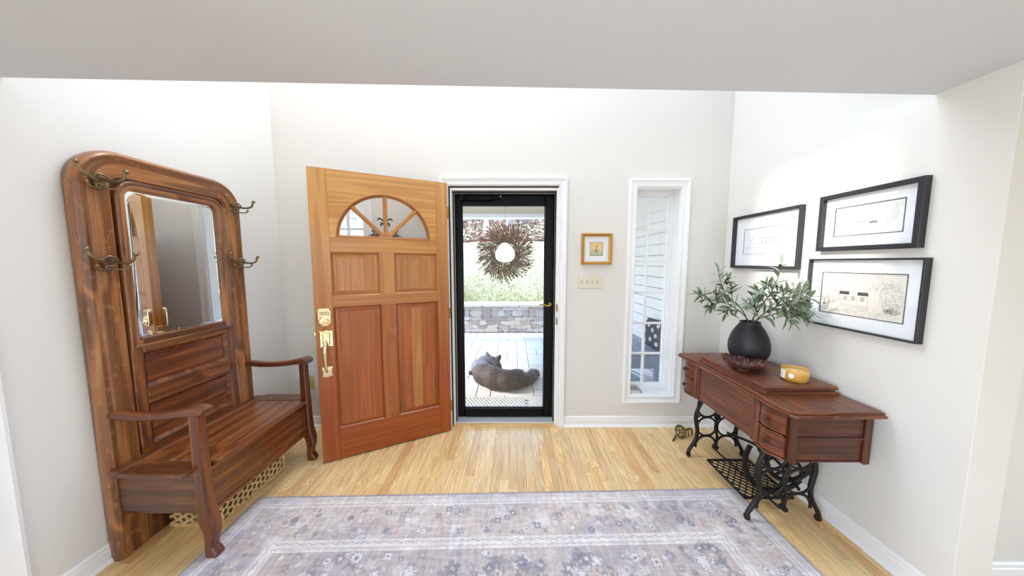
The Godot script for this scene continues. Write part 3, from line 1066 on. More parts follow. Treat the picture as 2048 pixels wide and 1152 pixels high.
	pad.slab(xf, bp, 0.0, 0.010, 0.003)
	pad.bx(xf, Vector3(0.060 - 0.022, 0.848, 0.009), Vector3(0.060 + 0.022, 0.936, 0.020), 0.007)
	var hs := put(pad, "handle_plate", M.brass, o, "polished brass handle plate")
	pad = nb()
	var hp := cr([xf * Vector3(0.058, 0.862, 0.015), xf * Vector3(0.057, 0.872, 0.045), xf * Vector3(0.055, 0.845, 0.066), xf * Vector3(0.052, 0.78, 0.066), xf * Vector3(0.053, 0.71, 0.058), xf * Vector3(0.055, 0.672, 0.034), xf * Vector3(0.056, 0.662, 0.006)], 5)
	var rr := []
	for k in hp.size():
		var f := float(k) / (hp.size() - 1)
		rr.append(0.0085 + 0.005 * sin(PI * clampf(f * 1.4, 0, 1)))
	pad.tube(hp, rr, 12)
	put(pad, "grip", M.brass, hs)
	pad = nb()
	pad.bx(xf, Vector3(0.050, 0.918, 0.02), Vector3(0.068, 0.926, 0.042), 0.003)
	pad.bx(xf, Vector3(0.046, 0.914, 0.038), Vector3(0.072, 0.920, 0.052), 0.002)
	put(pad, "thumb_latch", M.brass, hs)
	pad = nb()
	pad.slab(xf, PackedVector2Array([Vector2(0.024, 0.628), Vector2(0.055, 0.622), Vector2(0.088, 0.628), Vector2(0.083, 0.66), Vector2(0.088, 0.692), Vector2(0.055, 0.697), Vector2(0.024, 0.692), Vector2(0.029, 0.66)]), 0.0, 0.009, 0.003)
	put(pad, "foot_plate", M.brass, hs)
	# latch in the free edge, knobs on the far face (seen in the mirror), hinges
	pad = nb()
	pad.bx(xf, Vector3(-0.002, 0.87, -0.036), Vector3(0.001, 0.98, -0.008), 0.001)
	pad.bx(xf, Vector3(-0.014, 0.915, -0.030), Vector3(0.0, 0.933, -0.014), 0.003)
	put(pad, "latch", M.brass, o)
	pad = nb()
	pad.bx(xf, Vector3(kx - 0.035, 0.97, -T - 0.024), Vector3(kx + 0.035, 1.10, -T), 0.006)
	pad.lathe(xf * Transform3D(Basis(Vector3.RIGHT, -PI / 2), Vector3(kx, 0.892, -T)), [Vector2(0.034, 0), Vector2(0.034, 0.006), Vector2(0.014, 0.012), Vector2(0.012, 0.035), Vector2(0.026, 0.045), Vector2(0.027, 0.060), Vector2(0.018, 0.070), Vector2(0.0001, 0.072)], 20)
	put(pad, "inner_knob", M.brass, o)
	for yy in [0.22, 1.0, 1.8]:
		pad = nb()
		pad.tube([xf * Vector3(W + 0.006, yy - 0.045, -0.002), xf * Vector3(W + 0.006, yy + 0.045, -0.002)], 0.006, 10)
		pad.bx(xf, Vector3(W - 0.0005, yy - 0.045, -0.035), Vector3(W + 0.0015, yy + 0.045, -0.002), 0.0)
		put(pad, "hinge", M.brass_dull, o)

# ------------------------------------------------------------------ oak hall tree
func hall_tree() -> void:
	# local: x along the wall away from the viewer, y up, z out from the wall
	var xf := Transform3D(ZR, P(-1.85, 0, 1.265))
	var o := thing("hall_tree", P(-1.70, 0, 1.65), "tall antique dark oak hall tree with mirror, coat hooks and box bench seat", "hall tree")
	var W := 0.765
	var H := 1.925
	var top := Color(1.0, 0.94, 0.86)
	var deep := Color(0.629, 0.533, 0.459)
	# arched back: two stiles and the crest, heavy rounded outer edge
	var prof := [[0.006, -0.055], [0.0, -0.03], [0.0, -0.014], [0.006, -0.002], [0.016, 0.006], [0.030, 0.006], [0.040, 0.001], [0.112, 0.0], [0.117, -0.004], [0.118, -0.016], [0.124, -0.016]]
	var seg := 10
	for q in [[0, 2, "stile"], [1, 23, "crest_rail"], [22, 24, "stile"]]:
		var mb := nb(0.04, top)
		ushape(mb, xf, W, H, prof, 0.165, seg, 0.0, q[0], q[1])
		put(mb, q[2], M.oak, o)
	# board behind all
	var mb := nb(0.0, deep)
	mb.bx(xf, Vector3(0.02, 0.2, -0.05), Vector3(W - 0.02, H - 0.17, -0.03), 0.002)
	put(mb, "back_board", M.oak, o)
	for q in [[0.012, 0.205], [W - 0.205, W - 0.012]]:
		mb = nb(0.03, deep)
		mb.bx(xf, Vector3(q[0], 0.0, -0.045), Vector3(q[1], 0.44, -0.003), 0.003)
		put(mb, "foot_board", M.oak, o)
	# moulding round the mirror
	var mx := 0.122
	var my := 0.985
	var mw := W - 2 * mx
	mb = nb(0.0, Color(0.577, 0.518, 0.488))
	rim(mb, xf * Transform3D(Basis(), Vector3(mx, my, 0)), mw, H - 0.122 - my, [[0.0, -0.016], [0.0, 0.008], [0.004, 0.013], [0.012, 0.013], [0.017, 0.008], [0.020, 0.006]], false, 0.085, 8)
	put(mb, "mirror_moulding", M.oak, o)
	mb = nb(0.0, top)
	rim(mb, xf * Transform3D(Basis(), Vector3(mx, my, 0)), mw, H - 0.122 - my, [[0.019, 0.006], [0.024, 0.007], [0.036, 0.004], [0.044, -0.004], [0.046, -0.014]], false, 0.085, 8)
	put(mb, "mirror_frame", M.oak, o)
	mb = nb()
	rim(mb, xf * Transform3D(Basis(), Vector3(mx, my, 0)), mw, H - 0.122 - my, [[0.044, -0.013], [0.062, -0.0095], [0.0625, -0.0095]], true, 0.085, 8)
	put(mb, "mirror", M.mirror, o, "bevelled mirror glass")
	# lower back: inner stiles, rails, panels
	for q in [[0.122, 0.17], [W - 0.17, W - 0.122]]:
		mb = nb(0.04, Color(0.619, 0.453, 0.337))
		mb.bx(xf, Vector3(q[0], 0.44, -0.03), Vector3(q[1], 0.99, 0.004), 0.004)
		put(mb, "inner_stile", M.oak, o)
	for q in [[0.955, 1.035, 0.008], [0.69, 0.782, 0.004], [0.44, 0.488, 0.004]]:
		mb = nb(0.05, Color(0.619, 0.458, 0.346))
		mb.bx(xf, Vector3(0.166, q[0], -0.03), Vector3(W - 0.166, q[1], q[2]), 0.005)
		put(mb, "rail", M.oak, o)
	for q in [[0.782, 0.955], [0.488, 0.69]]:
		mb = nb(0.05, Color(0.599, 0.395, 0.275))
		rim(mb, xf * Transform3D(Basis(), Vector3(0.17, q[0], 0)), W - 0.34, q[1] - q[0], [[0.0, 0.003], [0.003, 0.0], [0.012, -0.012], [0.016, -0.013]], true)
		for i in mb.t.size():
			mb.t[i] = Vector2(mb.t[i].y, mb.t[i].x)
		put(mb, "panel", M.oak, o)
	# box seat
	mb = nb(0.0, Color(0.730, 0.533, 0.391))
	mb.bx(xf, Vector3(0.075, 0.432, 0.055), Vector3(W - 0.075, 0.456, 0.425), 0.006, 0)
	put(mb, "seat_lid", M.oak, o)
	mb = nb(0.0, Color(0.651, 0.480, 0.355))
	mb.bx(xf, Vector3(-0.01, 0.434, 0.002), Vector3(W + 0.01, 0.455, 0.053), 0.004, 0)
	put(mb, "seat_rail", M.oak, o)
	for q in [[-0.028, 0.073], [W - 0.073, W + 0.028]]:
		mb = nb(0.05, Color(0.586, 0.437, 0.329))
		mb.bx(xf, Vector3(q[0], 0.434, 0.054), Vector3(q[1], 0.456, 0.372), 0.007, 2)
		put(mb, "seat_end", M.oak, o)
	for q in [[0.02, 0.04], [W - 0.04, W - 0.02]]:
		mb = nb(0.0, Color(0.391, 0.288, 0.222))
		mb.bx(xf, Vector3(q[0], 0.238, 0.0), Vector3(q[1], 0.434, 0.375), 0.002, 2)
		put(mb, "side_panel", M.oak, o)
	mb = nb(0.0, Color(0.599, 0.384, 0.257))
	mb.bx(xf, Vector3(0.05, 0.205, 0.378), Vector3(W - 0.05, 0.43, 0.397), 0.002, 0)
	put(mb, "front_board", M.oak, o)
	mb = nb(0.0, Color(0.554, 0.351, 0.248))
	mb.bar([xf * Vector3(0.05, 0.207, 0.393), xf * Vector3(W - 0.05, 0.207, 0.393)], 0.026, 0.018, Vector3.UP, 0.006)
	put(mb, "front_bead", M.oak, o)
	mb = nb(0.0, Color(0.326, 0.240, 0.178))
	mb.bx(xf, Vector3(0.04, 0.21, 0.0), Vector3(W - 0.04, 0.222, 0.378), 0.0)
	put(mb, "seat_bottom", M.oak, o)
	# legs, arms
	for lx in [0.034, W - 0.034]:
		var path := []
		var ww := []
		var hh := []
		for q in [[0.712, 0.388, 0.046, 0.042], [0.60, 0.388, 0.047, 0.042], [0.46, 0.390, 0.050, 0.046], [0.30, 0.393, 0.052, 0.05], [0.235, 0.395, 0.054, 0.054], [0.20, 0.398, 0.055, 0.062], [0.165, 0.408, 0.053, 0.060], [0.125, 0.413, 0.049, 0.052], [0.085, 0.406, 0.043, 0.042], [0.052, 0.402, 0.042, 0.040], [0.025, 0.410, 0.046, 0.052], [0.010, 0.416, 0.047, 0.058], [0.0, 0.415, 0.044, 0.052]]:
			path.append(xf * Vector3(lx, maxf(q[0], 0.0075 if lx < 0.3 else 0.0), q[1])); ww.append(q[2]); hh.append(q[3])
		mb = nb(0.05, Color(0.554, 0.330, 0.231))
		mb.bar(path, ww, hh, xf.basis.z, 0.006)
		put(mb, "leg", M.oak, o)
		path = []; ww = []; hh = []
		for q in [[0.0, 0.708, 0.045, 0.034], [0.03, 0.708, 0.046, 0.036], [0.10, 0.700, 0.050, 0.033], [0.18, 0.700, 0.053, 0.030], [0.27, 0.708, 0.058, 0.030], [0.34, 0.720, 0.064, 0.034], [0.385, 0.728, 0.068, 0.042], [0.415, 0.729, 0.070, 0.044], [0.432, 0.726, 0.066, 0.036], [0.440, 0.724, 0.058, 0.024]]:
			path.append(xf * Vector3(lx, q[1], q[0])); ww.append(q[2]); hh.append(q[3])
		mb = nb(0.05, Color(0.573, 0.362, 0.257))
		mb.bar(path, ww, hh, Vector3.UP, 0.009)
		put(mb, "arm", M.oak, o)
	# double coat hooks
	for q in [[0.075, 1.775], [0.075, 1.412], [W - 0.045, 1.775], [W - 0.045, 1.41]]:
		var b := xf * Transform3D(Basis(), Vector3(q[0], q[1], 0.004))
		mb = nb()
		mb.slab(b, PackedVector2Array([Vector2(0, -0.045), Vector2(0.014, -0.036), Vector2(0.012, -0.02), Vector2(0.020, -0.004), Vector2(0.026, 0.016), Vector2(0.012, 0.018), Vector2(0, 0.030), Vector2(-0.012, 0.018), Vector2(-0.026, 0.016), Vector2(-0.020, -0.004), Vector2(-0.012, -0.02), Vector2(-0.014, -0.036)]), 0.0, 0.008, 0.003)
		# openwork loop on the plate
		mb.tube(cr([b * Vector3(-0.020, 0.012, 0.012), b * Vector3(-0.008, 0.026, 0.022), b * Vector3(0.016, 0.012, 0.026), b * Vector3(0.006, -0.016, 0.018), b * Vector3(-0.012, -0.014, 0.012)], 4, true), 0.0045, 6, true)
		mb.lathe(b * Transform3D(Basis(Vector3.RIGHT, PI / 2), Vector3(0, -0.034, 0.007)), [Vector2(0.007, 0), Vector2(0.005, 0.004), Vector2(0.0001, 0.005)], 10)
		var hk := put(mb, "coat_hook", M.old_bronze, o, "cast bronze coat hook")
		for pr in [[[0.004, 0.006, 0.018], [0.004, -0.004, 0.05], [0.004, -0.004, 0.09], [0.003, 0.008, 0.115], [0.003, 0.032, 0.122], [0.003, 0.036, 0.128], 0.0058], [[-0.006, -0.012, 0.010], [-0.022, -0.004, 0.020], [-0.050, 0.012, 0.024], [-0.068, 0.030, 0.022], [-0.074, 0.052, 0.022], [-0.078, 0.058, 0.024], 0.0055], [[0.004, -0.030, 0.008], [0.012, -0.034, 0.030], [0.024, -0.033, 0.046], [0.030, -0.026, 0.054], [0.032, -0.020, 0.057], [0.033, -0.017, 0.058], 0.0042], [[-0.006, -0.030, 0.006], [-0.022, -0.036, 0.012], [-0.036, -0.034, 0.018], [-0.046, -0.026, 0.02], [-0.049, -0.020, 0.021], [-0.050, -0.017, 0.021], 0.0042]]:
			mb = nb()
			var pts := []
			for k in 6:
				pts.append(b * Vector3(pr[k][0], pr[k][1], pr[k][2]))
			mb.tube(cr(pts, 3), pr[6], 7)
			var e: Vector3 = pts[5]
			var br: float = pr[6] * 1.75
			mb.lathe(I(e), [Vector2(0.0001, -br), Vector2(br * 0.7, -br * 0.7), Vector2(br, 0), Vector2(br * 0.7, br * 0.7), Vector2(0.0001, br)], 9, 60)
			put(mb, "prong", M.old_bronze, hk)

	# woven basket pushed under the seat
	var bk := thing("woven_basket", P(-1.69, 0, 1.68), "low tan woven water-hyacinth basket under the hall tree seat", "basket")
	mb = nb()
	mb.bb(P(-1.82, 0.004, 1.455), P(-1.572, 0.185, 1.90), 0.01)
	put(mb, "liner", M.wicker_core, bk)
	mb = nb()
	for face in 2:
		var f := Transform3D(ZF, P(-1.82, 0.0, 1.452)) if face == 0 else Transform3D(Basis(Vector3(0, 0, -1), Vector3.UP, Vector3(1, 0, 0)), P(-1.568, 0.0, 1.45))
		var L := 0.25 if face == 0 else 0.455
		var nc := int(L / 0.030)
		for r in 9:
			for k in nc:
				var s := 1.0 if (k + r) % 2 == 0 else -1.0
				var kk := rng.randf_range(0.75, 1.12)
				mb.col = Color(lin(214, 182, 128).r * kk, lin(214, 182, 128).g * kk, lin(214, 182, 128).b * kk * 0.95)
				var p := Vector3((k + 0.5) * L / nc + rng.randf_range(-0.002, 0.002), 0.030 + r * 0.0185, 0.002 + 0.003 * s)
				mb.box(f * Transform3D(Basis(Vector3(0, 0, 1), s * 0.55 + rng.randf_range(-0.12, 0.12)) * Basis(Vector3(0, 1, 0), s * 0.2), p), Vector3(0.036, 0.0135, 0.010), 0.005)
	put(mb, "weave", M.hyacinth, bk).set_meta("kind", "stuff")
	for yy in [0.010, 0.192]:
		mb = nb()
		mb.col = lin(206, 172, 118)
		for s in [0.0, PI]:
			var pts := []
			for k in 120:
				var u := k / 120.0 * 1.41
				var p2: Vector3
				if u < 0.25: p2 = P(-1.82 + u, yy, 1.45)
				elif u < 0.705: p2 = P(-1.568, yy, 1.45 + u - 0.25)
				elif u < 0.955: p2 = P(-1.57 - (u - 0.705), yy, 1.905)
				else: p2 = P(-1.82, yy, 1.905 - (u - 0.955))
				pts.append(p2 + Vector3(cos(k * 0.9 + s) * 0.004, sin(k * 0.9 + s) * 0.005, 0))
			mb.tube(pts, 0.0065, 5, true)
		put(mb, "braided_rim", M.hyacinth, bk)


# ------------------------------------------------------------------ treadle sewing table
func front_x(d: float, bulge := 0.0) -> float:
	# the serpentine front edge of the table top
	var t := (d - 1.30) / 0.88
	var a := 0.014 * exp(-pow((d - 1.40) / 0.06, 2.0)) + 0.014 * exp(-pow((d - 2.08) / 0.06, 2.0))
	return 1.292 - 0.012 * t - a - bulge


func sewing_table() -> void:
	var o := thing("sewing_table", P(1.49, 0, 1.75), "antique dark wood treadle sewing table on black cast iron legs", "table")
	# top board with a moulded edge
	var edge := PackedVector2Array()
	edge.append(Vector2(1.315, 1.285))
	for k in 25:
		var d := 1.305 + 0.88 * k / 24.0
		edge.append(Vector2(front_x(d), d))
	edge.append(Vector2(1.28, 2.205))
	edge.append(Vector2(1.728, 2.205)); edge.append(Vector2(1.728, 1.285))
	var c := Vector2(1.5, 1.75)
	var rows := []
	for q in [[0.010, 0.688], [0.004, 0.690], [0.0, 0.696], [0.002, 0.704], [0.008, 0.707], [0.006, 0.712], [0.010, 0.718], [0.016, 0.720]]:
		var row := PackedVector3Array()
		for p in edge:
			var v: Vector2 = p
			row.append(P(clampf(v.x, 1.20 + 0.0, 1.728 - q[0] * (1.0 if v.x > 1.7 else 0.0)) + (q[0] if v.x < 1.4 else 0.0), q[1], clampf(v.y, 1.285 + q[0], 2.205 - q[0])))
		rows.append(row)
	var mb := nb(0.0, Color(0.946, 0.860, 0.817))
	mb.grid(rows, true, false, null, 30.0, true)
	for s in 2:
		var src: PackedVector3Array = rows[7] if s == 0 else rows[0]
		for k in range(0, src.size() - 3):
			var a: Vector3 = src[k]
			var b: Vector3 = src[k + 1]
			var ar := Vector3(1.72, a.y, a.z)
			var br := Vector3(1.72, b.y, b.z)
			mb.quad(a, b, br, ar, Vector3.UP if s == 0 else Vector3.DOWN, Vector2(a.x, a.z), Vector2(b.x, b.z), Vector2(br.x, br.z), Vector2(ar.x, ar.z))
	put(mb, "top", M.sewing_wood, o)
	# raised lid on the top
	mb = nb(0.0, Color(0.963, 0.860, 0.791))
	var lidx := Transform3D(Basis(Vector3(1, 0, 0), Vector3(0, 0, -1), Vector3(0, 1, 0)), P(1.322, 0.720, 1.470))
	rim(mb, lidx, 0.388, 0.545, [[0.0, 0.0], [0.0, 0.010], [0.004, 0.014], [0.012, 0.017], [0.013, 0.022], [0.007, 0.026], [0.004, 0.032], [0.006, 0.038], [0.013, 0.043], [0.018, 0.045]], true)
	put(mb, "lid", M.sewing_wood, o)
	# carcass: near and far drawer stacks, apron between
	for st in [[1.318, 1.475, true], [2.025, 2.182, false]]:
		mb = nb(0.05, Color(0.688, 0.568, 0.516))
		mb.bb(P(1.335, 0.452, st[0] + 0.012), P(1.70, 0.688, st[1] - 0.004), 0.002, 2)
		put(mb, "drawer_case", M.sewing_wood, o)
		# end frames with two recessed panels
		var ed: float = st[0] if st[2] else st[1]
		var sgn := 1.0 if st[2] else -1.0
		for q in [[0.455, 0.462], [0.566, 0.580], [0.676, 0.688]]:
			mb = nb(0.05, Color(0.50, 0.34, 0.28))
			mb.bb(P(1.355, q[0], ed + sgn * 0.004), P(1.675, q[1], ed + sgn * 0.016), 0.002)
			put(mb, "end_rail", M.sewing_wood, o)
		for q in [[0.462, 0.566], [0.580, 0.676]]:
			mb = nb(0.05, Color(0.50, 0.34, 0.28))
			mb.bb(P(1.355, q[0], ed + sgn * 0.009), P(1.675, q[1], ed + sgn * 0.016), 0.001, 0)
			put(mb, "end_panel", M.sewing_wood, o)
		# corner posts
		for q in [[1.326, 1.358], [1.672, 1.706]]:
			mb = nb(0.05, Color(0.50, 0.34, 0.28))
			mb.bb(P(q[0], 0.445, ed - sgn * 0.006), P(q[1], 0.688, ed + sgn * 0.026), 0.009)
			put(mb, "corner_post", M.sewing_wood, o)
		# fluted post beside the apron
		var pd: float = st[1] if st[2] else st[0]
		mb = nb(0.05, Color(0.860, 0.705, 0.602))
		mb.bb(P(1.292, 0.445, pd + sgn * 0.0), P(1.345, 0.688, pd + sgn * 0.028), 0.009)
		put(mb, "corner_post", M.sewing_wood, o)
		mb = nb(0.02, Color(0.774, 0.619, 0.533))
		mb.bb(P(1.300, 0.448, pd + sgn * 0.031), P(1.345, 0.688, pd + sgn * 0.052), 0.005)
		put(mb, "corner_post", M.sewing_wood, o)
		# bow-fronted drawers
		var d0: float = st[0] + (0.026 if st[2] else 0.006)
		var d1: float = st[1] - (0.006 if st[2] else 0.026)
		for q in [[0.462, 0.566], [0.578, 0.684]]:
			mb = nb(0.06, Color(0.903, 0.731, 0.619))
			rows = []
			for k in 9:
				var f := k / 8.0
				var d := lerpf(d0, d1, f)
				var xx := lerpf(1.318, 1.300, f if st[2] else 1.0 - f) - 0.022 * sin(PI * f)
				rows.append(PackedVector3Array([P(1.34, q[0], d), P(xx + 0.003, q[0], d), P(xx, q[0] + 0.003, d), P(xx, q[1] - 0.003, d), P(xx + 0.003, q[1], d), P(1.34, q[1], d)]))
			mb.grid(rows, true, false, null, 30.0)
			mb.fan(rows[0], Vector3(0, 0, 1))
			mb.fan(rows[8], Vector3(0, 0, -1))
			var dr := put(mb, "drawer", M.sewing_wood, o)
			mb = nb(0.0, Color(0.430, 0.387, 0.361))
			var kp := P(1.287, (q[0] + q[1]) * 0.5, (d0 + d1) * 0.5)
			var kb := Transform3D(Basis(Vector3(0, 0, 1), PI / 2), kp)
			mb.lathe(kb, [Vector2(0.008, -0.006), Vector2(0.006, 0.006), Vector2(0.017, 0.016), Vector2(0.017, 0.020), Vector2(0.0001, 0.028)], 4, 10)
			put(mb, "knob", M.sewing_wood, dr)
		mb = nb(0.0, Color(0.774, 0.602, 0.516))
		mb.bar([P(1.312 if st[2] else 1.294, 0.572, d0), P(1.282, 0.572, (d0 + d1) * 0.5), P(1.294 if st[2] else 1.312, 0.572, d1)], 0.012, 0.008, Vector3.UP, 0.002)
		put(mb, "drawer_divider", M.sewing_wood, o)
		mb = nb(0.0, Color(0.774, 0.602, 0.516))
		rows = []
		for yy in [0.446, 0.460]:
			pass
		mb.bar([P(1.316 if st[2] else 1.298, 0.454, d0), P(1.286, 0.454, (d0 + d1) * 0.5), P(1.298 if st[2] else 1.316, 0.454, d1)], 0.016, 0.012, Vector3.UP, 0.003)
		put(mb, "bottom_bead", M.sewing_wood, o)
	mb = nb(0.0, Color(0.860, 0.705, 0.602))
	mb.bb(P(1.308, 0.452, 1.527), P(1.326, 0.688, 1.973), 0.003, 2)
	put(mb, "apron", M.sewing_wood, o)
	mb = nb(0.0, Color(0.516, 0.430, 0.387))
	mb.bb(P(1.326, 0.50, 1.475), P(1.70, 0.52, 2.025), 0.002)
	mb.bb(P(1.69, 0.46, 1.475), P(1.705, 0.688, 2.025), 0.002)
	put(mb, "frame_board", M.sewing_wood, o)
	# wooden pulls of the back stretcher seen beyond the near end
	for yy in [0.565, 0.468]:
		mb = nb(0.0, Color(0.430, 0.387, 0.361))
		mb.bb(P(1.704, yy - 0.006, 1.345), P(1.718, yy + 0.006, 1.375), 0.002)
		put(mb, "back_cleat", M.sewing_wood, o)

	# cast iron ends
	for D in [1.487, 2.02]:
		mb = nb()
		var X := Vector3(1, 0, 0)
		var Y := Vector3(0, 1, 0)
		var F := Vector2(1.0, 0.75)
		var legL := [[1.405, 0.452, 0.010], [1.372, 0.42, 0.010], [1.338, 0.36, 0.012], [1.326, 0.30, 0.014], [1.334, 0.245, 0.014], [1.342, 0.19, 0.013], [1.334, 0.135, 0.012], [1.312, 0.09, 0.012], [1.292, 0.055, 0.012], [1.286, 0.035, 0.013]]
		for s in [1.0, -1.0]:
			var pts := []
			var rr := []
			for q in legL:
				pts.append(P(1.481 + (q[0] - 1.481) * s, q[1], D))
			var sm := cr(pts, 4)
			for k in sm.size():
				rr.append(lerpf(legL[mini(k / 4, 9)][2], legL[mini(k / 4 + 1, 9)][2], (k % 4) / 4.0))
			mb.tube(sm, rr, 8)
			var cx = 1.481 - 0.073 * s
			# hanging loop, ring and foot arch of this half
			mb.tube(arc(P(cx, 0.372, D), X, Y, 0.072, 175, 365, 16), 0.0075, 6, false, F)
			mb.tube(arc(P(cx, 0.228, D), X, Y, 0.070, 0, 345, 22), 0.0075, 6, true, F)
			mb.tube(arc(P(cx, 0.085, D), X, Y, 0.074, -8, 188, 16), 0.0085, 6, false, F)
			mb.tube([P(cx + 0.072, 0.372, D), P(cx + 0.070, 0.41, D), P(cx + 0.066, 0.452, D)], 0.008, 6)
			mb.tube([P(cx - 0.072, 0.372, D), P(cx - 0.068, 0.41, D), P(cx - 0.05, 0.45, D)], 0.007, 6)
			# little scroll near the leg
			mb.tube(cr([P(1.481 - 0.140 * s, 0.30, D), P(1.481 - 0.118 * s, 0.312, D), P(1.481 - 0.104 * s, 0.296, D), P(1.481 - 0.112 * s, 0.282, D)], 4), 0.006, 6)
		mb.lathe(Transform3D(Basis(X, PI / 2), P(1.481, 0.30, D)), [Vector2(0.0001, -0.010), Vector2(0.018, -0.010), Vector2(0.022, -0.005), Vector2(0.022, 0.005), Vector2(0.018, 0.010), Vector2(0.0001, 0.010)], 16)
		mb.lathe(Transform3D(Basis(X, PI / 2), P(1.481, 0.075, D)), [Vector2(0.0001, -0.016), Vector2(0.014, -0.016), Vector2(0.016, 0.0), Vector2(0.014, 0.016), Vector2(0.0001, 0.016)], 14)
		mb.bb(P(1.36, 0.446, D - 0.015), P(1.60, 0.454, D + 0.015), 0.002)
		mb.tube(cr([P(1.481, 0.30, D), P(1.47, 0.22, D), P(1.488, 0.15, D), P(1.481, 0.075, D)], 5), 0.009, 6)
		var leg := put(mb, "iron_leg", M.iron, o, "cast iron end of rings and curves")
		for fx in [1.286, 1.676]:
			mb = nb()
			mb.lathe(Transform3D(Basis(Vector3(0, 0, 1), PI / 2), P(fx, 0.017 + (0.0075 if D < 1.6 and fx < 1.4 else 0.0), D)), [Vector2(0.0001, -0.009), Vector2(0.014, -0.009), Vector2(0.0165, -0.006), Vector2(0.0165, 0.006), Vector2(0.014, 0.009), Vector2(0.0001, 0.009)], 14)
			mb.bb(P(fx - 0.012, 0.014, D - 0.006), P(fx + 0.012, 0.04, D + 0.006), 0.002)
			put(mb, "caster", M.iron, leg)
	# cross braces between the ends
	for s in [1.0, -1.0]:
		mb = nb()
		mb.tube(cr([P(1.56, 0.30 - 0.12 * s, 1.487), P(1.60, 0.26 - 0.05 * s, 1.65), P(1.60, 0.235, 1.753), P(1.60, 0.26 + 0.05 * s, 1.86), P(1.56, 0.30 + 0.12 * s, 2.02)], 6), 0.010, 6, false, Vector2(1.0, 0.6))
		put(mb, "cross_brace", M.iron, o)
	mb = nb()
	mb.tube(arc(P(1.60, 0.235, 1.753), Vector3(0, 0, 1), Vector3.UP, 0.055, 0, 345, 20), 0.008, 6, true)
	put(mb, "brace_ring", M.iron, o)
	# treadle: bars crossing in a frame
	mb = nb()
	var tx0 := 1.325
	var tx1 := 1.60
	var td0 := 1.555
	var td1 := 1.875
	var ty := 0.075
	for q in [[tx0, td0, tx1, td0], [tx1, td0, tx1, td1], [tx1, td1, tx0, td1], [tx0, td1, tx0, td0]]:
		mb.bar([P(q[0], ty, q[1]), P(q[2], ty, q[3])], 0.012, 0.012, Vector3.UP, 0.002)
	put(mb, "treadle_frame", M.iron, o)
	for s in [1.0, -1.0]:
		for k in range(-9, 12):
			# lines x + s d = const, clipped to the frame
			var a := Vector2(tx0, td0 + k * 0.046 if s > 0 else td1 - k * 0.046)
			var b := a + Vector2(0.275, 0.275 * s * 1.1)
			var lo := td0
			var hi := td1
			var t0 := 0.0
			var t1 := 1.0
			var da := b.y - a.y
			var ta := (lo - a.y) / da
			var tb := (hi - a.y) / da
			t0 = maxf(t0, minf(ta, tb)); t1 = minf(t1, maxf(ta, tb))
			if t1 - t0 < 0.08: continue
			var p := a.lerp(b, t0)
			var q := a.lerp(b, t1)
			mb = nb()
			mb.bar([P(p.x, ty + 0.002 * s, p.y), P(q.x, ty + 0.002 * s, q.y)], 0.006, 0.006, Vector3.UP, 0.001)
			put(mb, "treadle_bar", M.iron, o)
	mb = nb()
	mb.tube([P(1.46, 0.075, 1.487), P(1.46, 0.07, 2.02)], 0.007, 8)
	put(mb, "treadle_rod", M.iron, o)
	# flywheel and its guard
	mb = nb()
	var fc := P(1.585, 0.30, 1.575)
	mb.tube(arc(fc, Vector3.RIGHT, Vector3.UP, 0.135, 0, 350, 36), 0.011, 8, true, Vector2(1.3, 1.0))
	mb.lathe(Transform3D(Basis(Vector3.RIGHT, PI / 2), fc), [Vector2(0.0001, -0.03), Vector2(0.02, -0.03), Vector2(0.022, 0.03), Vector2(0.0001, 0.03)], 12)
	for k in 5:
		var an := TAU * k / 5.0 + 0.3
		var d := Vector3(cos(an), sin(an), 0)
		var e := Vector3(-sin(an), cos(an), 0)
		mb.tube(cr([fc + d * 0.02, fc + d * 0.05 + e * 0.02, fc + d * 0.09 + e * 0.015, fc + d * 0.132 - e * 0.005], 4), 0.008, 6)
	put(mb, "flywheel", M.iron, o)
	mb = nb()
	mb.tube(arc(P(1.56, 0.25, 1.625), Vector3.RIGHT, Vector3.UP, 0.19, 150, 320, 20), 0.011, 6, false, Vector2(1.6, 0.6))
	put(mb, "belt_guard", M.iron, o)
	mb = nb()
	mb.tube(cr([P(1.585, 0.30, 1.60), P(1.60, 0.22, 1.605), P(1.59, 0.14, 1.61), P(1.575, 0.085, 1.62)], 5), 0.008, 6)
	put(mb, "pitman_rod", M.iron, o)

	# small openwork iron piece on the floor behind the far legs
	var bj := thing("iron_ornament", P(1.36, 0, 2.25), "small ornate openwork cast iron piece on the floor behind the far table legs", "ornament")
	mb = nb()
	var ib := Transform3D(Basis(Vector3.UP, 0.25), P(1.36, 0.05, 2.25))
	var ir := Transform3D(ib.basis * Basis(Vector3.RIGHT, -0.6), ib.origin)
	mb.tube(arc(ir.origin, ir.basis.x, ir.basis.y, 0.045, 0, 345, 20), 0.007, 6, true)
	for k in 6:
		var an := TAU * k / 6.0
		var ctr := ir.origin + ir.basis.x * cos(an) * 0.024 + ir.basis.y * sin(an) * 0.024
		mb.tube(arc(ctr, ir.basis.x, ir.basis.y, 0.016, 0, 330, 10), 0.004, 5, true)
	put(mb, "rosette", M.old_bronze, bj)
	mb = nb()
	mb.tube(cr([ib * Vector3(-0.10, -0.043, 0.03), ib * Vector3(-0.06, -0.03, 0.01), ib * Vector3(-0.035, -0.015, 0.0)], 4), 0.008, 6)
	put(mb, "foot", M.old_bronze, bj)
	mb = nb()
	mb.tube(cr([ib * Vector3(0.035, 0.0, 0.0), ib * Vector3(0.07, 0.012, 0.0), ib * Vector3(0.11, 0.004, 0.0), ib * Vector3(0.115, -0.043, 0.0)], 4), 0.008, 6)
	put(mb, "foot", M.old_bronze, bj)
	mb = nb()
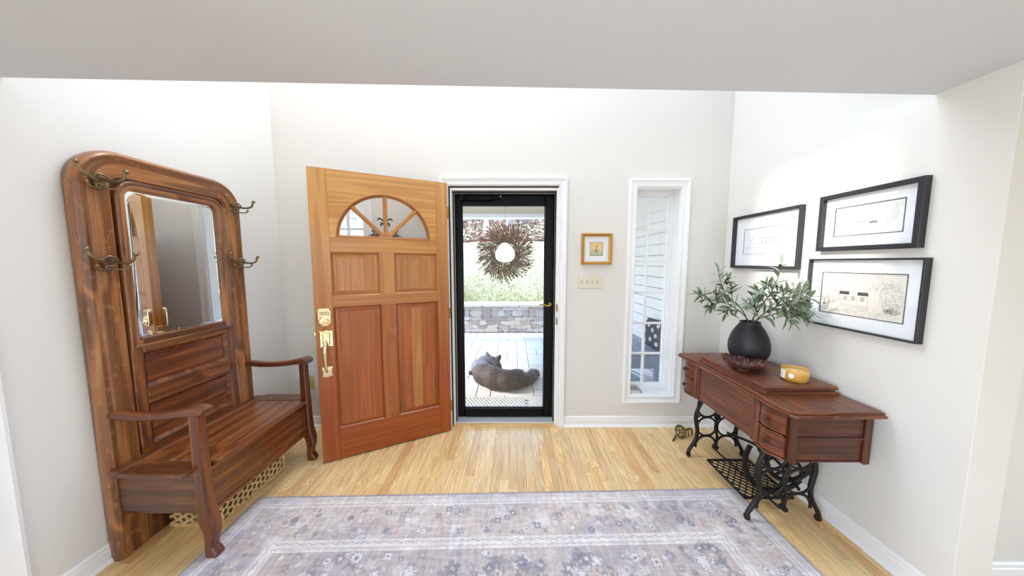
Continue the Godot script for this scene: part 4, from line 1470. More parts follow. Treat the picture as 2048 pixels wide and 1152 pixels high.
	mb.tube([ib * Vector3(0.07, 0.01, 0), ib * Vector3(0.075, -0.043, 0.01)], 0.006, 6)
	put(mb, "foot", M.old_bronze, bj)
	mb = nb()
	mb.tube([ib * Vector3(0, -0.03, 0.012), ib * Vector3(0, -0.044, 0.02)], 0.006, 6)
	put(mb, "foot", M.old_bronze, bj)

# ------------------------------------------------------------------ prints
func ln(im: Image, x0: float, y0: float, x1: float, y1: float, c: Color, a := 1.0) -> void:
	var n := int(maxf(absf(x1 - x0), absf(y1 - y0))) + 1
	for k in n + 1:
		var x := int(lerpf(x0, x1, float(k) / n))
		var y := int(lerpf(y0, y1, float(k) / n))
		if x >= 0 and y >= 0 and x < im.get_width() and y < im.get_height():
			im.set_pixel(x, y, im.get_pixel(x, y).lerp(c, a * rng.randf_range(0.5, 1.0)))


func scribble(im: Image, cx: float, cy: float, rx: float, ry: float, n: int, c: Color, a: float, L := 6.0) -> void:
	for k in n:
		var an := rng.randf() * TAU
		var r := sqrt(rng.randf())
		var x := cx + cos(an) * rx * r
		var y := cy + sin(an) * ry * r
		var d := rng.randf() * TAU
		var l := rng.randf_range(0.3, 1.0) * L
		ln(im, x, y, x + cos(d) * l, y + sin(d) * l * 0.7, c, a)


func print_art(which: int) -> ImageTexture:
	var w := 384
	var h := 240
	var im := Image.create(w, h, false, Image.FORMAT_RGB8)
	var ink := rgb(60, 60, 68)
	if which == 0:      # pale drawing of a two-storey farmhouse with a fence
		im.fill(rgb(236, 239, 244))
		for q in [[60, 150, 150, 150], [60, 150, 60, 110], [150, 150, 150, 100], [50, 112, 105, 86], [105, 86, 160, 110], [150, 80, 330, 74], [150, 80, 150, 160], [330, 74, 330, 158], [150, 160, 330, 158], [140, 82, 240, 50], [240, 50, 340, 76]]:
			ln(im, q[0], q[1], q[2], q[3], ink, 0.66)
		for k in 5:
			for j in 2:
				im.fill_rect(Rect2i(172 + k * 31, 90 + j * 33, 12, 17), rgb(140, 148, 160))
				ln(im, 172 + k * 31, 90 + j * 33, 184 + k * 31, 90 + j * 33, ink, 0.95)
		for k in 42:
			ln(im, 30 + k * 8, 172, 30 + k * 8, 186, ink, 0.57)
		ln(im, 28, 176, 366, 174, ink, 0.76); ln(im, 28, 183, 366, 181, ink, 0.76)
		scribble(im, 330, 160, 40, 22, 90, ink, 0.57)
		scribble(im, 70, 90, 44, 34, 120, ink, 0.30)
		scribble(im, 120, 140, 60, 14, 60, ink, 0.57)
	elif which == 1:    # low house in front of a tall silo and trees
		im.fill(rgb(232, 236, 230))
		for q in [[90, 158, 330, 158], [130, 158, 130, 118], [130, 118, 200, 118], [120, 120, 140, 96], [140, 96, 152, 120], [200, 158, 200, 104], [196, 108, 250, 100], [250, 100, 300, 116], [300, 116, 300, 158], [146, 96, 146, 74]]:
			ln(im, q[0], q[1], q[2], q[3], ink, 0.85)
		for k in 4:
			im.fill_rect(Rect2i(140 + k * 15, 132, 6, 10), rgb(110,112,114))
		im.fill_rect(Rect2i(208, 140, 42, 14), rgb(110,112,116))
		scribble(im, 75, 150, 30, 16, 120, ink, 0.76)
		scribble(im, 214, 80, 26, 44, 130, ink, 0.30)
		scribble(im, 250, 40, 40, 18, 90, ink, 0.57)
		scribble(im, 335, 90, 24, 70, 260, ink, 0.42)
		scribble(im, 190, 200, 140, 10, 60, ink, 0.19, 14)
	else:               # cottage with two dark roofs among trees, on cream paper
		im.fill(rgb(235, 228, 217))
		scribble(im, 60, 120, 66, 62, 900, ink, 0.66)
		scribble(im, 190, 50, 150, 52, 800, ink, 0.53, 9)
		scribble(im, 330, 120, 50, 80, 700, ink, 0.57)
		scribble(im, 335, 190, 34, 14, 160, ink, 1.00, 9)
		im.fill_rect(Rect2i(104, 104, 150, 84), rgb(234, 226, 210))
		for y in 18:
			for k in 46:
				if rng.randf() < 0.8:
					ln(im, 100 + k - y * 0.2, 104 + y, 102 + k, 104 + y, rgb(44, 40, 38), 0.6)
					ln(im, 186 + k, 104 + y, 188 + k + y * 0.2, 104 + y, rgb(44, 40, 38), 0.6)
		for q in [[146, 104, 166, 84], [166, 84, 186, 104], [108, 122, 108, 176], [232, 122, 232, 176], [104, 178, 240, 180], [148, 122, 148, 170], [184, 122, 184, 170]]:
			ln(im, q[0], q[1], q[2], q[3], ink, 1.00)
		for x in [120, 158, 200]:
			im.fill_rect(Rect2i(x, 128, 18, 26), rgb(186, 184, 178))
			ln(im, x, 128, x, 154, ink, 1.00); ln(im, x + 9, 128, x + 9, 154, ink, 1.00); ln(im, x + 18, 128, x + 18, 154, ink, 1.00)
		for k in 34:
			ln(im, 96 + k * 4.4, 186, 96 + k * 4.4, 191, rgb(44, 40, 38), 0.8)
		scribble(im, 190, 212, 170, 18, 200, ink, 0.42, 16)
		scribble(im, 24, 186, 12, 5, 60, rgb(50, 48, 46), 0.8)
	return ImageTexture.create_from_image(im)


func bird_art() -> ImageTexture:
	var im := Image.create(80, 112, false, Image.FORMAT_RGB8)
	for y in 112:
		for x in 80:
			var c := rgb(238, 202, 134).lerp(rgb(232, 214, 172), clampf((y - 20) / 60.0, 0, 1))
			if y > 76: c = rgb(196, 196, 150).lerp(rgb(176, 190, 150), (y - 76) / 36.0)
			im.set_pixel(x, y, c * rng.randf_range(0.95, 1.03))
	scribble(im, 18, 66, 16, 10, 60, rgb(176, 130, 96), 0.5)
	scribble(im, 62, 66, 16, 10, 60, rgb(176, 130, 96), 0.5)
	# a long-necked brown bird
	for k in 26:
		ln(im, 26 + k * 0.9, 60 + absf(k - 13) * 0.5, 30 + k * 0.8, 80 - absf(k - 13) * 0.5, rgb(120, 92, 84), 0.9)
	for k in 5:
		ln(im, 40 + k, 62, 40 + k * 0.8, 34, rgb(84, 62, 62), 0.95)
	im.fill_rect(Rect2i(40, 28, 9, 6), rgb(92, 76, 70))
	ln(im, 36, 80, 36, 104, rgb(70, 56, 50)); ln(im, 48, 80, 48, 106, rgb(70, 56, 50))
	return ImageTexture.create_from_image(im)


# a framed picture: mf = frame width, mo = margin of the mat, core = dark inner line
func picture(called: String, label: String, cat: String, grp: String, xf: Transform3D, w: float, h: float, mf: float, dep: float, fm: Material, mx: float, my: float, art: Texture2D, core := 0.006, prof := 0) -> void:
	var o := thing(called, xf * Vector3(w / 2, 0, 0), label, cat, grp)
	var mb := nb()
	if prof == 0:
		rim(mb, xf, w, h, [[0.0, 0.0], [0.0, dep - 0.002], [0.002, dep], [mf - 0.002, dep], [mf, dep - 0.002], [mf, 0.006]])
	elif prof == 1:
		rim(mb, xf, w, h, [[0.0, 0.0], [0.0, dep - 0.002], [0.002, dep], [mf * 0.5, dep], [mf * 0.62, dep - 0.006], [mf * 0.9, dep - 0.008], [mf, dep - 0.012], [mf, 0.006]])
	else:
		rim(mb, xf, w, h, [[0.0, 0.0], [0.0, dep - 0.006], [0.005, dep], [mf * 0.45, dep - 0.001], [mf * 0.6, dep - 0.010], [mf, dep - 0.014], [mf, 0.006]])
	put(mb, "frame", fm, o)
	mb = nb()
	mb.bx(xf, Vector3(0.002, 0.002, 0.0), Vector3(w - 0.002, h - 0.002, 0.005), 0.0)
	put(mb, "backing", M.mat_core, o)
	mb = nb()
	var ix := mf - 0.002
	var iy := maxf(mx, my)
	var loops := []
	for q in [[ix, ix, 0.0055], [ix, ix, 0.008], [ix + mx, ix + iy, 0.008], [ix + mx + 0.001, ix + iy + 0.001, 0.006]]:
		loops.append(PackedVector3Array([xf * Vector3(q[0], q[1], q[2]), xf * Vector3(w - q[0], q[1], q[2]), xf * Vector3(w - q[0], h - q[1], q[2]), xf * Vector3(q[0], h - q[1], q[2])]))
	mb.grid(loops, true, false, xf.basis.z, 30.0)
	put(mb, "mat_board", M.mat_board, o)
	var ex := ix + mx
	var ey := ix + maxf(mx, my)
	if core > 0.0:
		mb = nb()
		rim(mb, xf * Transform3D(Basis(), Vector3(ex - 0.001, ey - 0.001, 0)), w - 2 * ex + 0.002, h - 2 * ey + 0.002, [[0.0, 0.0085], [core, 0.0085], [core, 0.006]])
		put(mb, "mat_line", M.mat_core, o)
	mb = nb()
	mb.off = Vector2.ZERO
	var a := xf * Vector3(ex, ey, 0.0065)
	var b := xf * Vector3(w - ex, ey, 0.0065)
	var c := xf * Vector3(w - ex, h - ey, 0.0065)
	var d := xf * Vector3(ex, h - ey, 0.0065)
	mb.quad(a, b, c, d, xf.basis.z, Vector2(0, 1), Vector2(1, 1), Vector2(1, 0), Vector2(0, 0))
	put(mb, "print", mat(called + "_print", Color.WHITE, 0.8, 0.0, art), o)
	mb = nb()
	mb.bx(xf, Vector3(mf - 0.001, mf - 0.001, 0.0105), Vector3(w - mf + 0.001, h - mf + 0.001, 0.0125), 0.0)
	put(mb, "glass", M.picture_glass, o)


func pictures() -> void:
	picture("picture_frame", "black framed pale pencil farmhouse drawing hung nearest the corner, above the olive branches", "picture", "framed house drawings on the right wall",
		Transform3D(ZL, P(XR, 1.367, 2.312)), 0.537, 0.388, 0.020, 0.032, M.black_frame, 0.075, 0.085, print_art(0), 0.002, 1)
	picture("picture_frame", "wide-edged black frame hung highest, faint drawing of a low house with thin dark line around", "picture", "framed house drawings on the right wall",
		Transform3D(ZL, P(XR, 1.472, 1.672)), 0.420, 0.300, 0.022, 0.030, M.black_frame, 0.048, 0.055, print_art(1), 0.004, 0)
	picture("picture_frame", "thin black frame hung lowest, cream print of a cottage with two dark roofs", "picture", "framed house drawings on the right wall",
		Transform3D(ZL, P(XR, 1.062, 1.704)), 0.483, 0.368, 0.009, 0.030, M.black_frame, 0.056, 0.066, print_art(2), 0.004, 0)
	picture("gold_picture_frame", "small gold frame with a tiny painting of a bird above the light switch", "picture", "",
		Transform3D(ZF, P(0.568, 1.394, DW)), 0.244, 0.250, 0.022, 0.036, M.gold_frame, 0.050, 0.046, bird_art(), 0.0025, 2)


# ------------------------------------------------------------------ rug
func stamp(im: Image, cx: float, cy: float, r: float, petals: int, c: Color, heart: Color, a: float) -> void:
	var ph := rng.randf() * TAU
	for y in range(int(cy - r), int(cy + r) + 1):
		for x in range(int(cx - r), int(cx + r) + 1):
			if x < 0 or y < 0 or x >= im.get_width() or y >= im.get_height(): continue
			var d := Vector2(x - cx, y - cy)
			var l := d.length() / r
			var edge := 0.55 + 0.3 * absf(cos((d.angle() + ph) * petals * 0.5)) + 0.25 * sin(d.angle() * 3.0 + ph * 5.0) * sin(d.angle() * 7.0 + ph)
			if l < edge:
				var k := clampf(a * (0.45 + 0.55 * rng.randf()) * (1.2 - 0.5 * l), 0.0, 1.0)
				im.set_pixel(x, y, im.get_pixel(x, y).lerp(heart if l < edge * 0.35 else c, k))
			elif l < edge + 0.12:
				im.set_pixel(x, y, im.get_pixel(x, y).lerp(rgb(120, 118, 130), a * 0.6))


func rug_tex(W: int, H: int, px: float) -> ImageTexture:
	var n1 := noise_l8(201, 0.02, 256, 256, W, H, 3)
	var n2 := noise_l8(202, 0.25, W / 2, H / 8, W, H, 2)
	var n3 := noise_l8(203, 0.25, W / 8, H / 2, W, H, 2)
	var n4 := noise_l8(204, 0.05, 512, 356, W, H, 3)
	var by := PackedByteArray()
	by.resize(W * H * 3)
	var base := rgb(204, 194, 190)
	var blue := rgb(172, 166, 174)
	var warm := rgb(196, 178, 170)
	var pale := rgb(228, 222, 220)
	var i := 0
	for y in H:
		var ey := minf(y, H - 1 - y) * px
		for x in W:
			var e := minf(ey, minf(x, W - 1 - x) * px)
			var f := n1[i] / 255.0
			var g := n4[i] / 255.0
			var c := base.lerp(blue, clampf((f - 0.45) * 3.0, 0.0, 1.0)).lerp(warm, clampf((g - 0.52) * 2.5, 0.0, 0.6))
			if g < 0.42: c = c.lerp(pale, clampf((0.42 - g) * 4.0, 0.0, 0.5))
			if e < 0.008: c = rgb(160, 158, 170)
			elif e < 0.05: c = c.lerp(pale, 0.35)
			elif e > 0.05 and e < 0.080: c = c.lerp(pale, 0.6)
			elif e > 0.285 and e < 0.345: c = c.lerp(pale, 0.6)
			elif e >= 0.345: c = c.lerp(rgb(180, 170, 170), 0.55)
			var k := 0.80 + 0.16 * n2[i] / 255.0 + 0.16 * n3[i] / 255.0 + 0.10 * ((i * 7919 + (i >> 5) * 104729) % 101) / 101.0
			by[i * 3] = int(clampf(c.r * k, 0, 1) * 255.0)
			by[i * 3 + 1] = int(clampf(c.g * k, 0, 1) * 255.0)
			by[i * 3 + 2] = int(clampf(c.b * k, 0, 1) * 255.0)
			i += 1
	var im := Image.create_from_data(W, H, false, Image.FORMAT_RGB8, by)
	var white := rgb(236, 233, 232)
	# scrolls and lines of the guard bands, along all four sides
	for q in [[0.026, 0.012, 0.050, 0.60], [0.065, 0.010, 0.046, 0.9], [0.302, 0.013, 0.055, 0.9], [0.330, 0.009, 0.042, 0.55]]:
		for side in 4:
			var L := (W if side < 2 else H) * px
			var s: float = q[0]
			while s < L - q[0]:
				var ph: float = s / q[2] * TAU
				for t in 2:
					var off: float = q[0] + sin(ph) * q[1] * (1.0 if t == 0 else 0.45)
					var p := Vector2(s, off) if side == 0 else Vector2(s, H * px - off) if side == 1 else Vector2(off, s) if side == 2 else Vector2(W * px - off, s)
					var xx := int(p.x / px)
					var yy := int(p.y / px)
					if xx > 0 and yy > 0 and xx < W - 1 and yy < H - 1:
						im.set_pixel(xx, yy, im.get_pixel(xx, yy).lerp(white if t == 0 else rgb(136, 132, 140), q[3] * rng.randf_range(0.4, 1.0)))
				s += px * 0.5
	for e in [0.052, 0.079, 0.286, 0.318, 0.344]:
		var k := int(e / px)
		for x in range(k, W - k):
			for yy in [k, H - 1 - k]:
				im.set_pixel(x, yy, im.get_pixel(x, yy).lerp(white, rng.randf_range(0.5, 1.0)))
		for y in range(k, H - k):
			for xx in [k, W - 1 - k]:
				im.set_pixel(xx, y, im.get_pixel(xx, y).lerp(white, rng.randf_range(0.5, 1.0)))
	# blossoms of the main border and of the field
	var cols := [rgb(238, 235, 236), rgb(232, 226, 220), rgb(138, 134, 150), rgb(206, 190, 172), rgb(126, 122, 132), rgb(228, 224, 228)]
	for k in 3400:
		var x := rng.randf() * W * px
		var y := rng.randf() * H * px
		var e := minf(minf(x, W * px - x), minf(y, H * px - y))
		var r := rng.randf_range(0.007, 0.026)
		if e > 0.345 + r: r *= 1.5
		elif e < 0.085 + r or e > 0.282 - r: continue
		stamp(im, x / px, y / px, r / px, 4 + rng.randi() % 4, cols[rng.randi() % 6], cols[rng.randi() % 6], rng.randf_range(0.3, 1.0))
	for k in 420:      # curling vines
		var x := rng.randf() * W * px
		var y := rng.randf() * H * px
		var an := rng.randf() * TAU
		var cu := rng.randf_range(-0.5, 0.5)
		var dark := rng.randf() < 0.4
		for s in 60:
			x += cos(an) * px; y += sin(an) * px
			an += cu * 0.12
			var e := minf(minf(x, W * px - x), minf(y, H * px - y))
			if e < 0.09 or (e > 0.28 and e < 0.35): break
			var xx := int(x / px)
			var yy := int(y / px)
			if xx > 0 and yy > 0 and xx < W - 1 and yy < H - 1:
				im.set_pixel(xx, yy, im.get_pixel(xx, yy).lerp(rgb(124, 122, 134) if dark else white, 0.6 * rng.randf()))
	return ImageTexture.create_from_image(im)


func rug() -> void:
	var px := 0.0024
	var L := 2.90
	var D := 2.05
	var W := int(L / px)
	var H := int(D / px)
	var o := thing("area_rug", P(-0.05, 0, 0.65), "faded lilac-grey area rug with a worn floral border on the oak floor", "rug")
	var turn := Basis(Vector3.UP, 0.0242)
	var xf := Transform3D(turn, P(-0.062, 0.0, 1.672))
	var mb := nb()
	mb.off = Vector2.ZERO
	var h := 0.007
	var a := xf * Vector3(-L / 2, h, 0)
	var b := xf * Vector3(L / 2, h, 0)
	var c := xf * Vector3(L / 2, h, D)
	var d := xf * Vector3(-L / 2, h, D)
	mb.quad(a, b, c, d, Vector3.UP, Vector2(0, 0), Vector2(1, 0), Vector2(1, 1), Vector2(0, 1))
	var dn := Vector3(0, -(h - 0.0003), 0)
	for q in [[a, b, Vector3(0, 0, -1)], [b, c, Vector3(1, 0, 0)], [c, d, Vector3(0, 0, 1)], [d, a, Vector3(-1, 0, 0)]]:
		mb.quad(q[0], q[1], q[1] + dn, q[0] + dn, q[2], Vector2(0.5, 0.001), Vector2(0.52, 0.001), Vector2(0.52, 0.002), Vector2(0.5, 0.002))
	mb.quad(a + dn, b + dn, c + dn, d + dn, Vector3.DOWN, Vector2(0.5, 0.001), Vector2(0.52, 0.001), Vector2(0.52, 0.002), Vector2(0.5, 0.002))
	put(mb, "pile", mat("rug_pile", Color.WHITE, 0.95, 0.0, rug_tex(W, H, px)), o)
	# overcast edge
	mb = nb()
	mb.col = lin(166, 164, 176)
	for q in [[a, b], [b, c], [d, a]]:
		var n := int(((q[1] - q[0]) as Vector3).length() / 0.012)
		var dir: Vector3 = (q[1] - q[0]) / n
		var side := dir.cross(Vector3.UP).normalized()
		for k in n:
			var p: Vector3 = q[0] + dir * (k + 0.5) - Vector3(0, h * 0.5, 0)
			var bb2 := Basis(dir.normalized(), Vector3.UP, side)
			mb.box(Transform3D(bb2, p), Vector3(0.010, h, 0.007 + rng.randf() * 0.004), 0.002)
	put(mb, "overcast_edge", M.hyacinth, o).set_meta("kind", "stuff")


# ------------------------------------------------------------------ what stands on the sewing table
func leaf_mesh(mb: MB, xf: Transform3D, L: float, W: float, bend: float) -> void:
	var rows := []
	for k in 8:
		var f := k / 7.0
		var w := W * 0.5 * pow(sin(PI * pow(clampf(f, 0.02, 0.985), 0.85)), 0.8)
		var y := -bend * f * f * L
		rows.append(PackedVector3Array([xf * Vector3(-w, y + w * 0.25, f * L), xf * Vector3(0, y, f * L), xf * Vector3(w, y + w * 0.25, f * L)]))
	mb.grid(rows, false, false, xf.basis.y, 80.0)


func branch(label: String, pts: Array, nleaf: int, from: float, sd: int, olives: int, twigs: Array) -> void:
	var r := RandomNumberGenerator.new()
	r.seed = sd
	var o := thing("olive_branch", pts[0], label, "branch", "olive branches in the black vase")
	var mb := nb()
	var main := cr(pts, 8)
	var paths := [main]
	var rad := []
	for k in main.size():
		rad.append(lerpf(0.0042, 0.0016, float(k) / main.size()))
	mb.tube(main, rad, 6)
	for t in twigs:
		var st: Vector3 = main[int(main.size() * t[0])]
		var tp := cr([st, st.lerp(t[1], 0.5) + Vector3(0, 0.01, 0), t[1]], 6)
		var tr := []
		for k in tp.size():
			tr.append(lerpf(0.0026, 0.0012, float(k) / tp.size()))
		mb.tube(tp, tr, 5)
		paths.append(tp)
	put(mb, "stem", M.stem, o)
	var cols := [lin(112, 132, 108), lin(92, 112, 84), lin(136, 152, 134), lin(84, 98, 62), lin(122, 138, 104), lin(150, 164, 150)]
	for pi in paths.size():
		var path: PackedVector3Array = paths[pi]
		var n := nleaf if pi == 0 else maxi(6, nleaf / 2)
		var f0 := from if pi == 0 else 0.3
		for k in n:
			var f := lerpf(f0, 1.0, (k + 0.5) / n)
			var idx := clampi(int(f * (path.size() - 1)), 0, path.size() - 2)
			var p := path[idx].lerp(path[idx + 1], f * (path.size() - 1) - idx)
			var tg := (path[idx + 1] - path[idx]).normalized()
			var an := k * 2.4 + r.randf_range(-0.6, 0.6)
			var s1 := tg.cross(Vector3(0.3, 1, 0.2)).normalized()
			var s2 := tg.cross(s1)
			var side := (s1 * cos(an) + s2 * sin(an)).normalized()
			var spread := r.randf_range(0.7, 1.15) if k < n - 1 else 0.1
			var dir := (tg * cos(spread) + side * sin(spread)).normalized()
			var up := (tg.cross(dir).cross(dir) * -1.0)
			if up.length() < 0.1: up = Vector3.UP
			up = (up.normalized() + Vector3(r.randf_range(-0.4, 0.4), 0.8, r.randf_range(-0.4, 0.4))).normalized()
			up = (up - dir * up.dot(dir)).normalized()
			var b := Basis(up.cross(dir), up, dir)
			var lm := MB.new()
			lm.col = cols[r.randi() % 6]
			var L := r.randf_range(0.046, 0.078)
			leaf_mesh(lm, Transform3D(b, p + dir * 0.006), L, L * r.randf_range(0.26, 0.38), r.randf_range(0.0, 0.4))
			lm.tube([p, p + dir * 0.008], 0.0011, 4)
			put(lm, "leaf", M.leaf, o)
	for k in olives:
		var path: PackedVector3Array = paths[r.randi() % paths.size()]
		var p := path[int(path.size() * r.randf_range(0.45, 0.95))]
		var d := Vector3(r.randf_range(-1, 1), r.randf_range(-1.0, 0.3), r.randf_range(-1, 1)).normalized() * 0.02
		var om := MB.new()
		om.col = [lin(38, 30, 34), lin(70, 40, 40), lin(130, 98, 70), lin(30, 30, 34)][r.randi() % 4]
		om.lathe(Transform3D(Basis(Vector3(0, 0, 1), r.randf_range(-0.8, 0.8)), p + d), [Vector2(0.0001, -0.0095), Vector2(0.005, -0.007), Vector2(0.0068, -0.001), Vector2(0.0055, 0.005), Vector2(0.0001, 0.0085)], 10, 70)
		var ol := put(om, "olive", M.olive, o)
		om = nb()
		om.tube([p, p + d], 0.0009, 4)
		put(om, "stalk", M.stem, ol)


func tabletop() -> void:
	var ty := 0.765
	# vase
	var vc := P(1.553, ty, 1.880)
	var v := thing("vase", vc, "matte black ribbed egg-shaped vase holding olive branches on the sewing table", "vase")
	var mb := nb()
	var prof := []
	var R := 0.112
	var H := 0.262
	for k in 40:
		var f := k / 39.0
		var y := f * H
		var ym := 0.098
		var r := R * pow(1.0 - pow(minf((ym - y) / 0.108, 1.0), 2.4), 0.42) if y < ym else R * (1.0 - 0.60 * pow((y - ym) / (H - ym), 1.9))
		prof.append(Vector2(maxf(r, 0.055) + 0.0006 * (k % 2), y))
	prof.append(Vector2(0.053, H + 0.001))
	prof.append(Vector2(0.049, H - 0.005))
	prof.append(Vector2(0.07, H - 0.05))
	mb.lathe(I(vc), prof, 48, 50)
	mb.lathe(I(vc), [Vector2(0.0001, 0.0), Vector2(0.056, 0.0)], 48)
	put(mb, "vessel", M.vase_clay, v)
	var m := vc + Vector3(0, H - 0.02, 0)
	# branches: roots in the neck, tips where the sprays end
	var r0 := m + Vector3(0, -0.15, 0)
	branch("olive branch leaning up and left from the black vase towards the room corner", [r0, m + Vector3(-0.02, 0.02, 0.0), P(1.473, 1.128, 1.88), P(1.413, 1.196, 1.92), P(1.389, 1.293, 1.95), P(1.389, 1.355, 1.97)], 18, 0.36, 5, 6, [[0.5, P(1.43, 1.235, 1.90)], [0.42, P(1.36, 1.17, 1.93)], [0.7, P(1.42, 1.29, 1.93)]])
	branch("olive branch spreading lowest and furthest left from the black vase", [r0, m + Vector3(-0.02, 0.02, 0.01), P(1.415, 1.128, 1.86), P(1.329, 1.158, 1.90), P(1.256, 1.165, 1.92)], 20, 0.38, 6, 5, [[0.5, P(1.38, 1.09, 1.86)], [0.65, P(1.29, 1.105, 1.90)], [0.6, P(1.31, 1.21, 1.90)], [0.8, P(1.24, 1.20, 1.92)]])
	branch("tallest olive branch rising from the black vase in front of the corner drawing", [r0, m + Vector3(0.01, 0.02, 0.0), P(1.573, 1.144, 1.82), P(1.61, 1.24, 1.80), P(1.629, 1.318, 1.79), P(1.635, 1.40, 1.78)], 20, 0.34, 7, 6, [[0.42, P(1.52, 1.24, 1.80)], [0.5, P(1.66, 1.235, 1.76)], [0.55, P(1.55, 1.275, 1.78)]])
	branch("dense olive branch spreading right from the black vase up to the cottage print", [r0, m + Vector3(0.015, 0.02, 0.02), P(1.59, 1.135, 1.76), P(1.62, 1.19, 1.67), P(1.64, 1.215, 1.60)], 24, 0.30, 8, 6, [[0.42, P(1.60, 1.235, 1.69)], [0.5, P(1.57, 1.17, 1.62)], [0.6, P(1.645, 1.15, 1.63)], [0.7, P(1.60, 1.245, 1.60)]])
	branch("short olive branch drooping right and forward below the dense spray", [r0, m + Vector3(0.012, 0.02, 0.025), P(1.575, 1.095, 1.75), P(1.605, 1.125, 1.67), P(1.625, 1.092, 1.58)], 17, 0.36, 9, 5, [[0.6, P(1.60, 1.07, 1.65)], [0.55, P(1.56, 1.14, 1.63)], [0.75, P(1.62, 1.13, 1.58)]])
	branch("small upright olive sprig in the middle of the black vase", [r0, m + Vector3(0.0, 0.02, 0.02), P(1.515, 1.12, 1.80), P(1.485, 1.165, 1.78), P(1.455, 1.205, 1.76)], 14, 0.36, 10, 4, [[0.5, P(1.53, 1.19, 1.78)], [0.6, P(1.46, 1.15, 1.79)]])

	# leaf bowl
	var bc := P(1.392, ty, 1.715)
	var b := thing("leaf_bowl", bc, "coppery brown glazed bowl of jagged leaves in front of the black vase", "bowl")
	var r2 := RandomNumberGenerator.new()
	r2.seed = 44
	for L in 6:
		mb = nb()
		var a0 := TAU * L / 6.0
		var rows := []
		var kk := r2.randf_range(0.85, 1.15)
		mb.col = Color(lin(96, 56, 46).r * kk, lin(96, 56, 46).g * kk, lin(96, 56, 46).b * kk)
		for i in 12:
			var f := i / 11.0
			var row := PackedVector3Array()
			for j in 15:
				var g := j / 14.0 * 2.0 - 1.0
				var half := 0.66 * (1.0 - 0.35 * f * f)
				var jag := 1.0 + (0.07 * (1.0 if j % 2 == 0 else -1.0) * f)
				var rr := lerpf(0.018, 0.112 * (1.0 - 0.24 * g * g), f) * jag
				var an := a0 + g * half * (1.0 + 0.05 * f * (1.0 if i % 2 == 0 else -1.0))
				var y := 0.008 + 0.052 * pow(f, 1.7) * (1.0 + 0.2 * sin(L * 2.1)) + 0.004 * sin(j * 1.6 + L) * f + 0.003 * (L % 2)
				row.append(bc + Vector3(cos(an) * rr, y, sin(an) * rr))
			rows.append(row)
		var back := []
		for row in rows:
			var rb := PackedVector3Array()
			for p in row:
				rb.append(p - Vector3(0, 0.0035, 0))
			back.append(rb)
		mb.grid(rows, false, false, Vector3.UP, 60.0)
		mb.grid(back, false, false, Vector3.DOWN, 60.0)
		mb.grid([rows[11], back[11]], false, false, Vector3(cos(a0), 0, sin(a0)), 60.0)
		for e in [0, 14]:
			var ra := PackedVector3Array()
			var rb := PackedVector3Array()
			for i in 12:
				ra.append(rows[i][e]); rb.append(back[i][e])
			mb.grid([ra, rb], false, false, Vector3(cos(a0 + (1.5 if e else -1.5)), 0, sin(a0 + (1.5 if e else -1.5))), 60.0)
		put(mb, "leaf", M.bowl_glaze, b)
	mb = nb()
	mb.col = lin(110, 66, 54)
	mb.lathe(I(bc), [Vector2(0.0001, 0.0), Vector2(0.026, 0.0), Vector2(0.024, 0.006), Vector2(0.03, 0.010), Vector2(0.0001, 0.011)], 18)
	put(mb, "foot", M.bowl_glaze, b)

	# candle
	var cc := P(1.558, ty, 1.565)
	var c := thing("jar_candle", cc, "wide amber glass jar candle with cream wax and white sticker", "candle")
	mb = nb()
	mb.lathe(I(cc), [Vector2(0.0001, 0.0), Vector2(0.053, 0.0), Vector2(0.0565, 0.004), Vector2(0.058, 0.02), Vector2(0.059, 0.064), Vector2(0.0585, 0.066), Vector2(0.0562, 0.064), Vector2(0.0550, 0.02), Vector2(0.053, 0.008), Vector2(0.0001, 0.008)], 40)
	put(mb, "glass", M.amber_glass, c)
	mb = nb()
	mb.lathe(I(cc), [Vector2(0.0001, 0.0085), Vector2(0.0515, 0.0085), Vector2(0.0543, 0.02), Vector2(0.0546, 0.046), Vector2(0.053, 0.0445), Vector2(0.0001, 0.043)], 32)
	put(mb, "wax", M.wax, c)
	for k in 3:
		mb = nb()
		var wp := cc + Vector3(cos(k * 2.1) * 0.022, 0.043, sin(k * 2.1) * 0.025)
		mb.tube([wp, wp + Vector3(0.001, 0.010, 0)], 0.0012, 5)
		put(mb, "wick", M.black_metal, c)
	for q in [[-1.02, 0.011, 0.27, 0.030, false], [-0.30, 0.044, 0.21, 0.017, true]]:
		mb = nb()
		var rows := []
		for j in 13:
			var g := j / 12.0 * 2.0 - 1.0
			var row := PackedVector3Array()
			for k in 9:
				var f := k / 8.0 * 2.0 - 1.0
				var yy := 0.034 + f * (0.024 if not q[4] else 0.013 * sqrt(maxf(1.0 - g * g, 0.0)))
				var an: float = PI / 2 - q[0] - PI * 0.0 + g * q[2]
				# measured round the jar from the side facing the viewer
				an = PI / 2 - (q[0] - 0.35) * -1.0 * -1.0 + g * q[2] + 0.35
				row.append(cc + Vector3(cos(an) * 0.0597, yy, sin(an) * 0.0597))
			rows.append(row)
		mb.grid(rows, false, false, Vector3(0, 0, 1), 60.0)
		put(mb, "sticker", M.paper_label, c)

# ------------------------------------------------------------------ outside
func terrain(x: float, d: float) -> float:
	var y := 0.46
	if d > 6.45: y += (minf(d, 14.0) - 6.45) * 0.275
	if d > 14.0: y += (d - 14.0) * 0.45
	return y + 0.05 * sin(x * 0.9 + d * 0.6) + 0.03 * sin(x * 2.3 - d * 1.1)


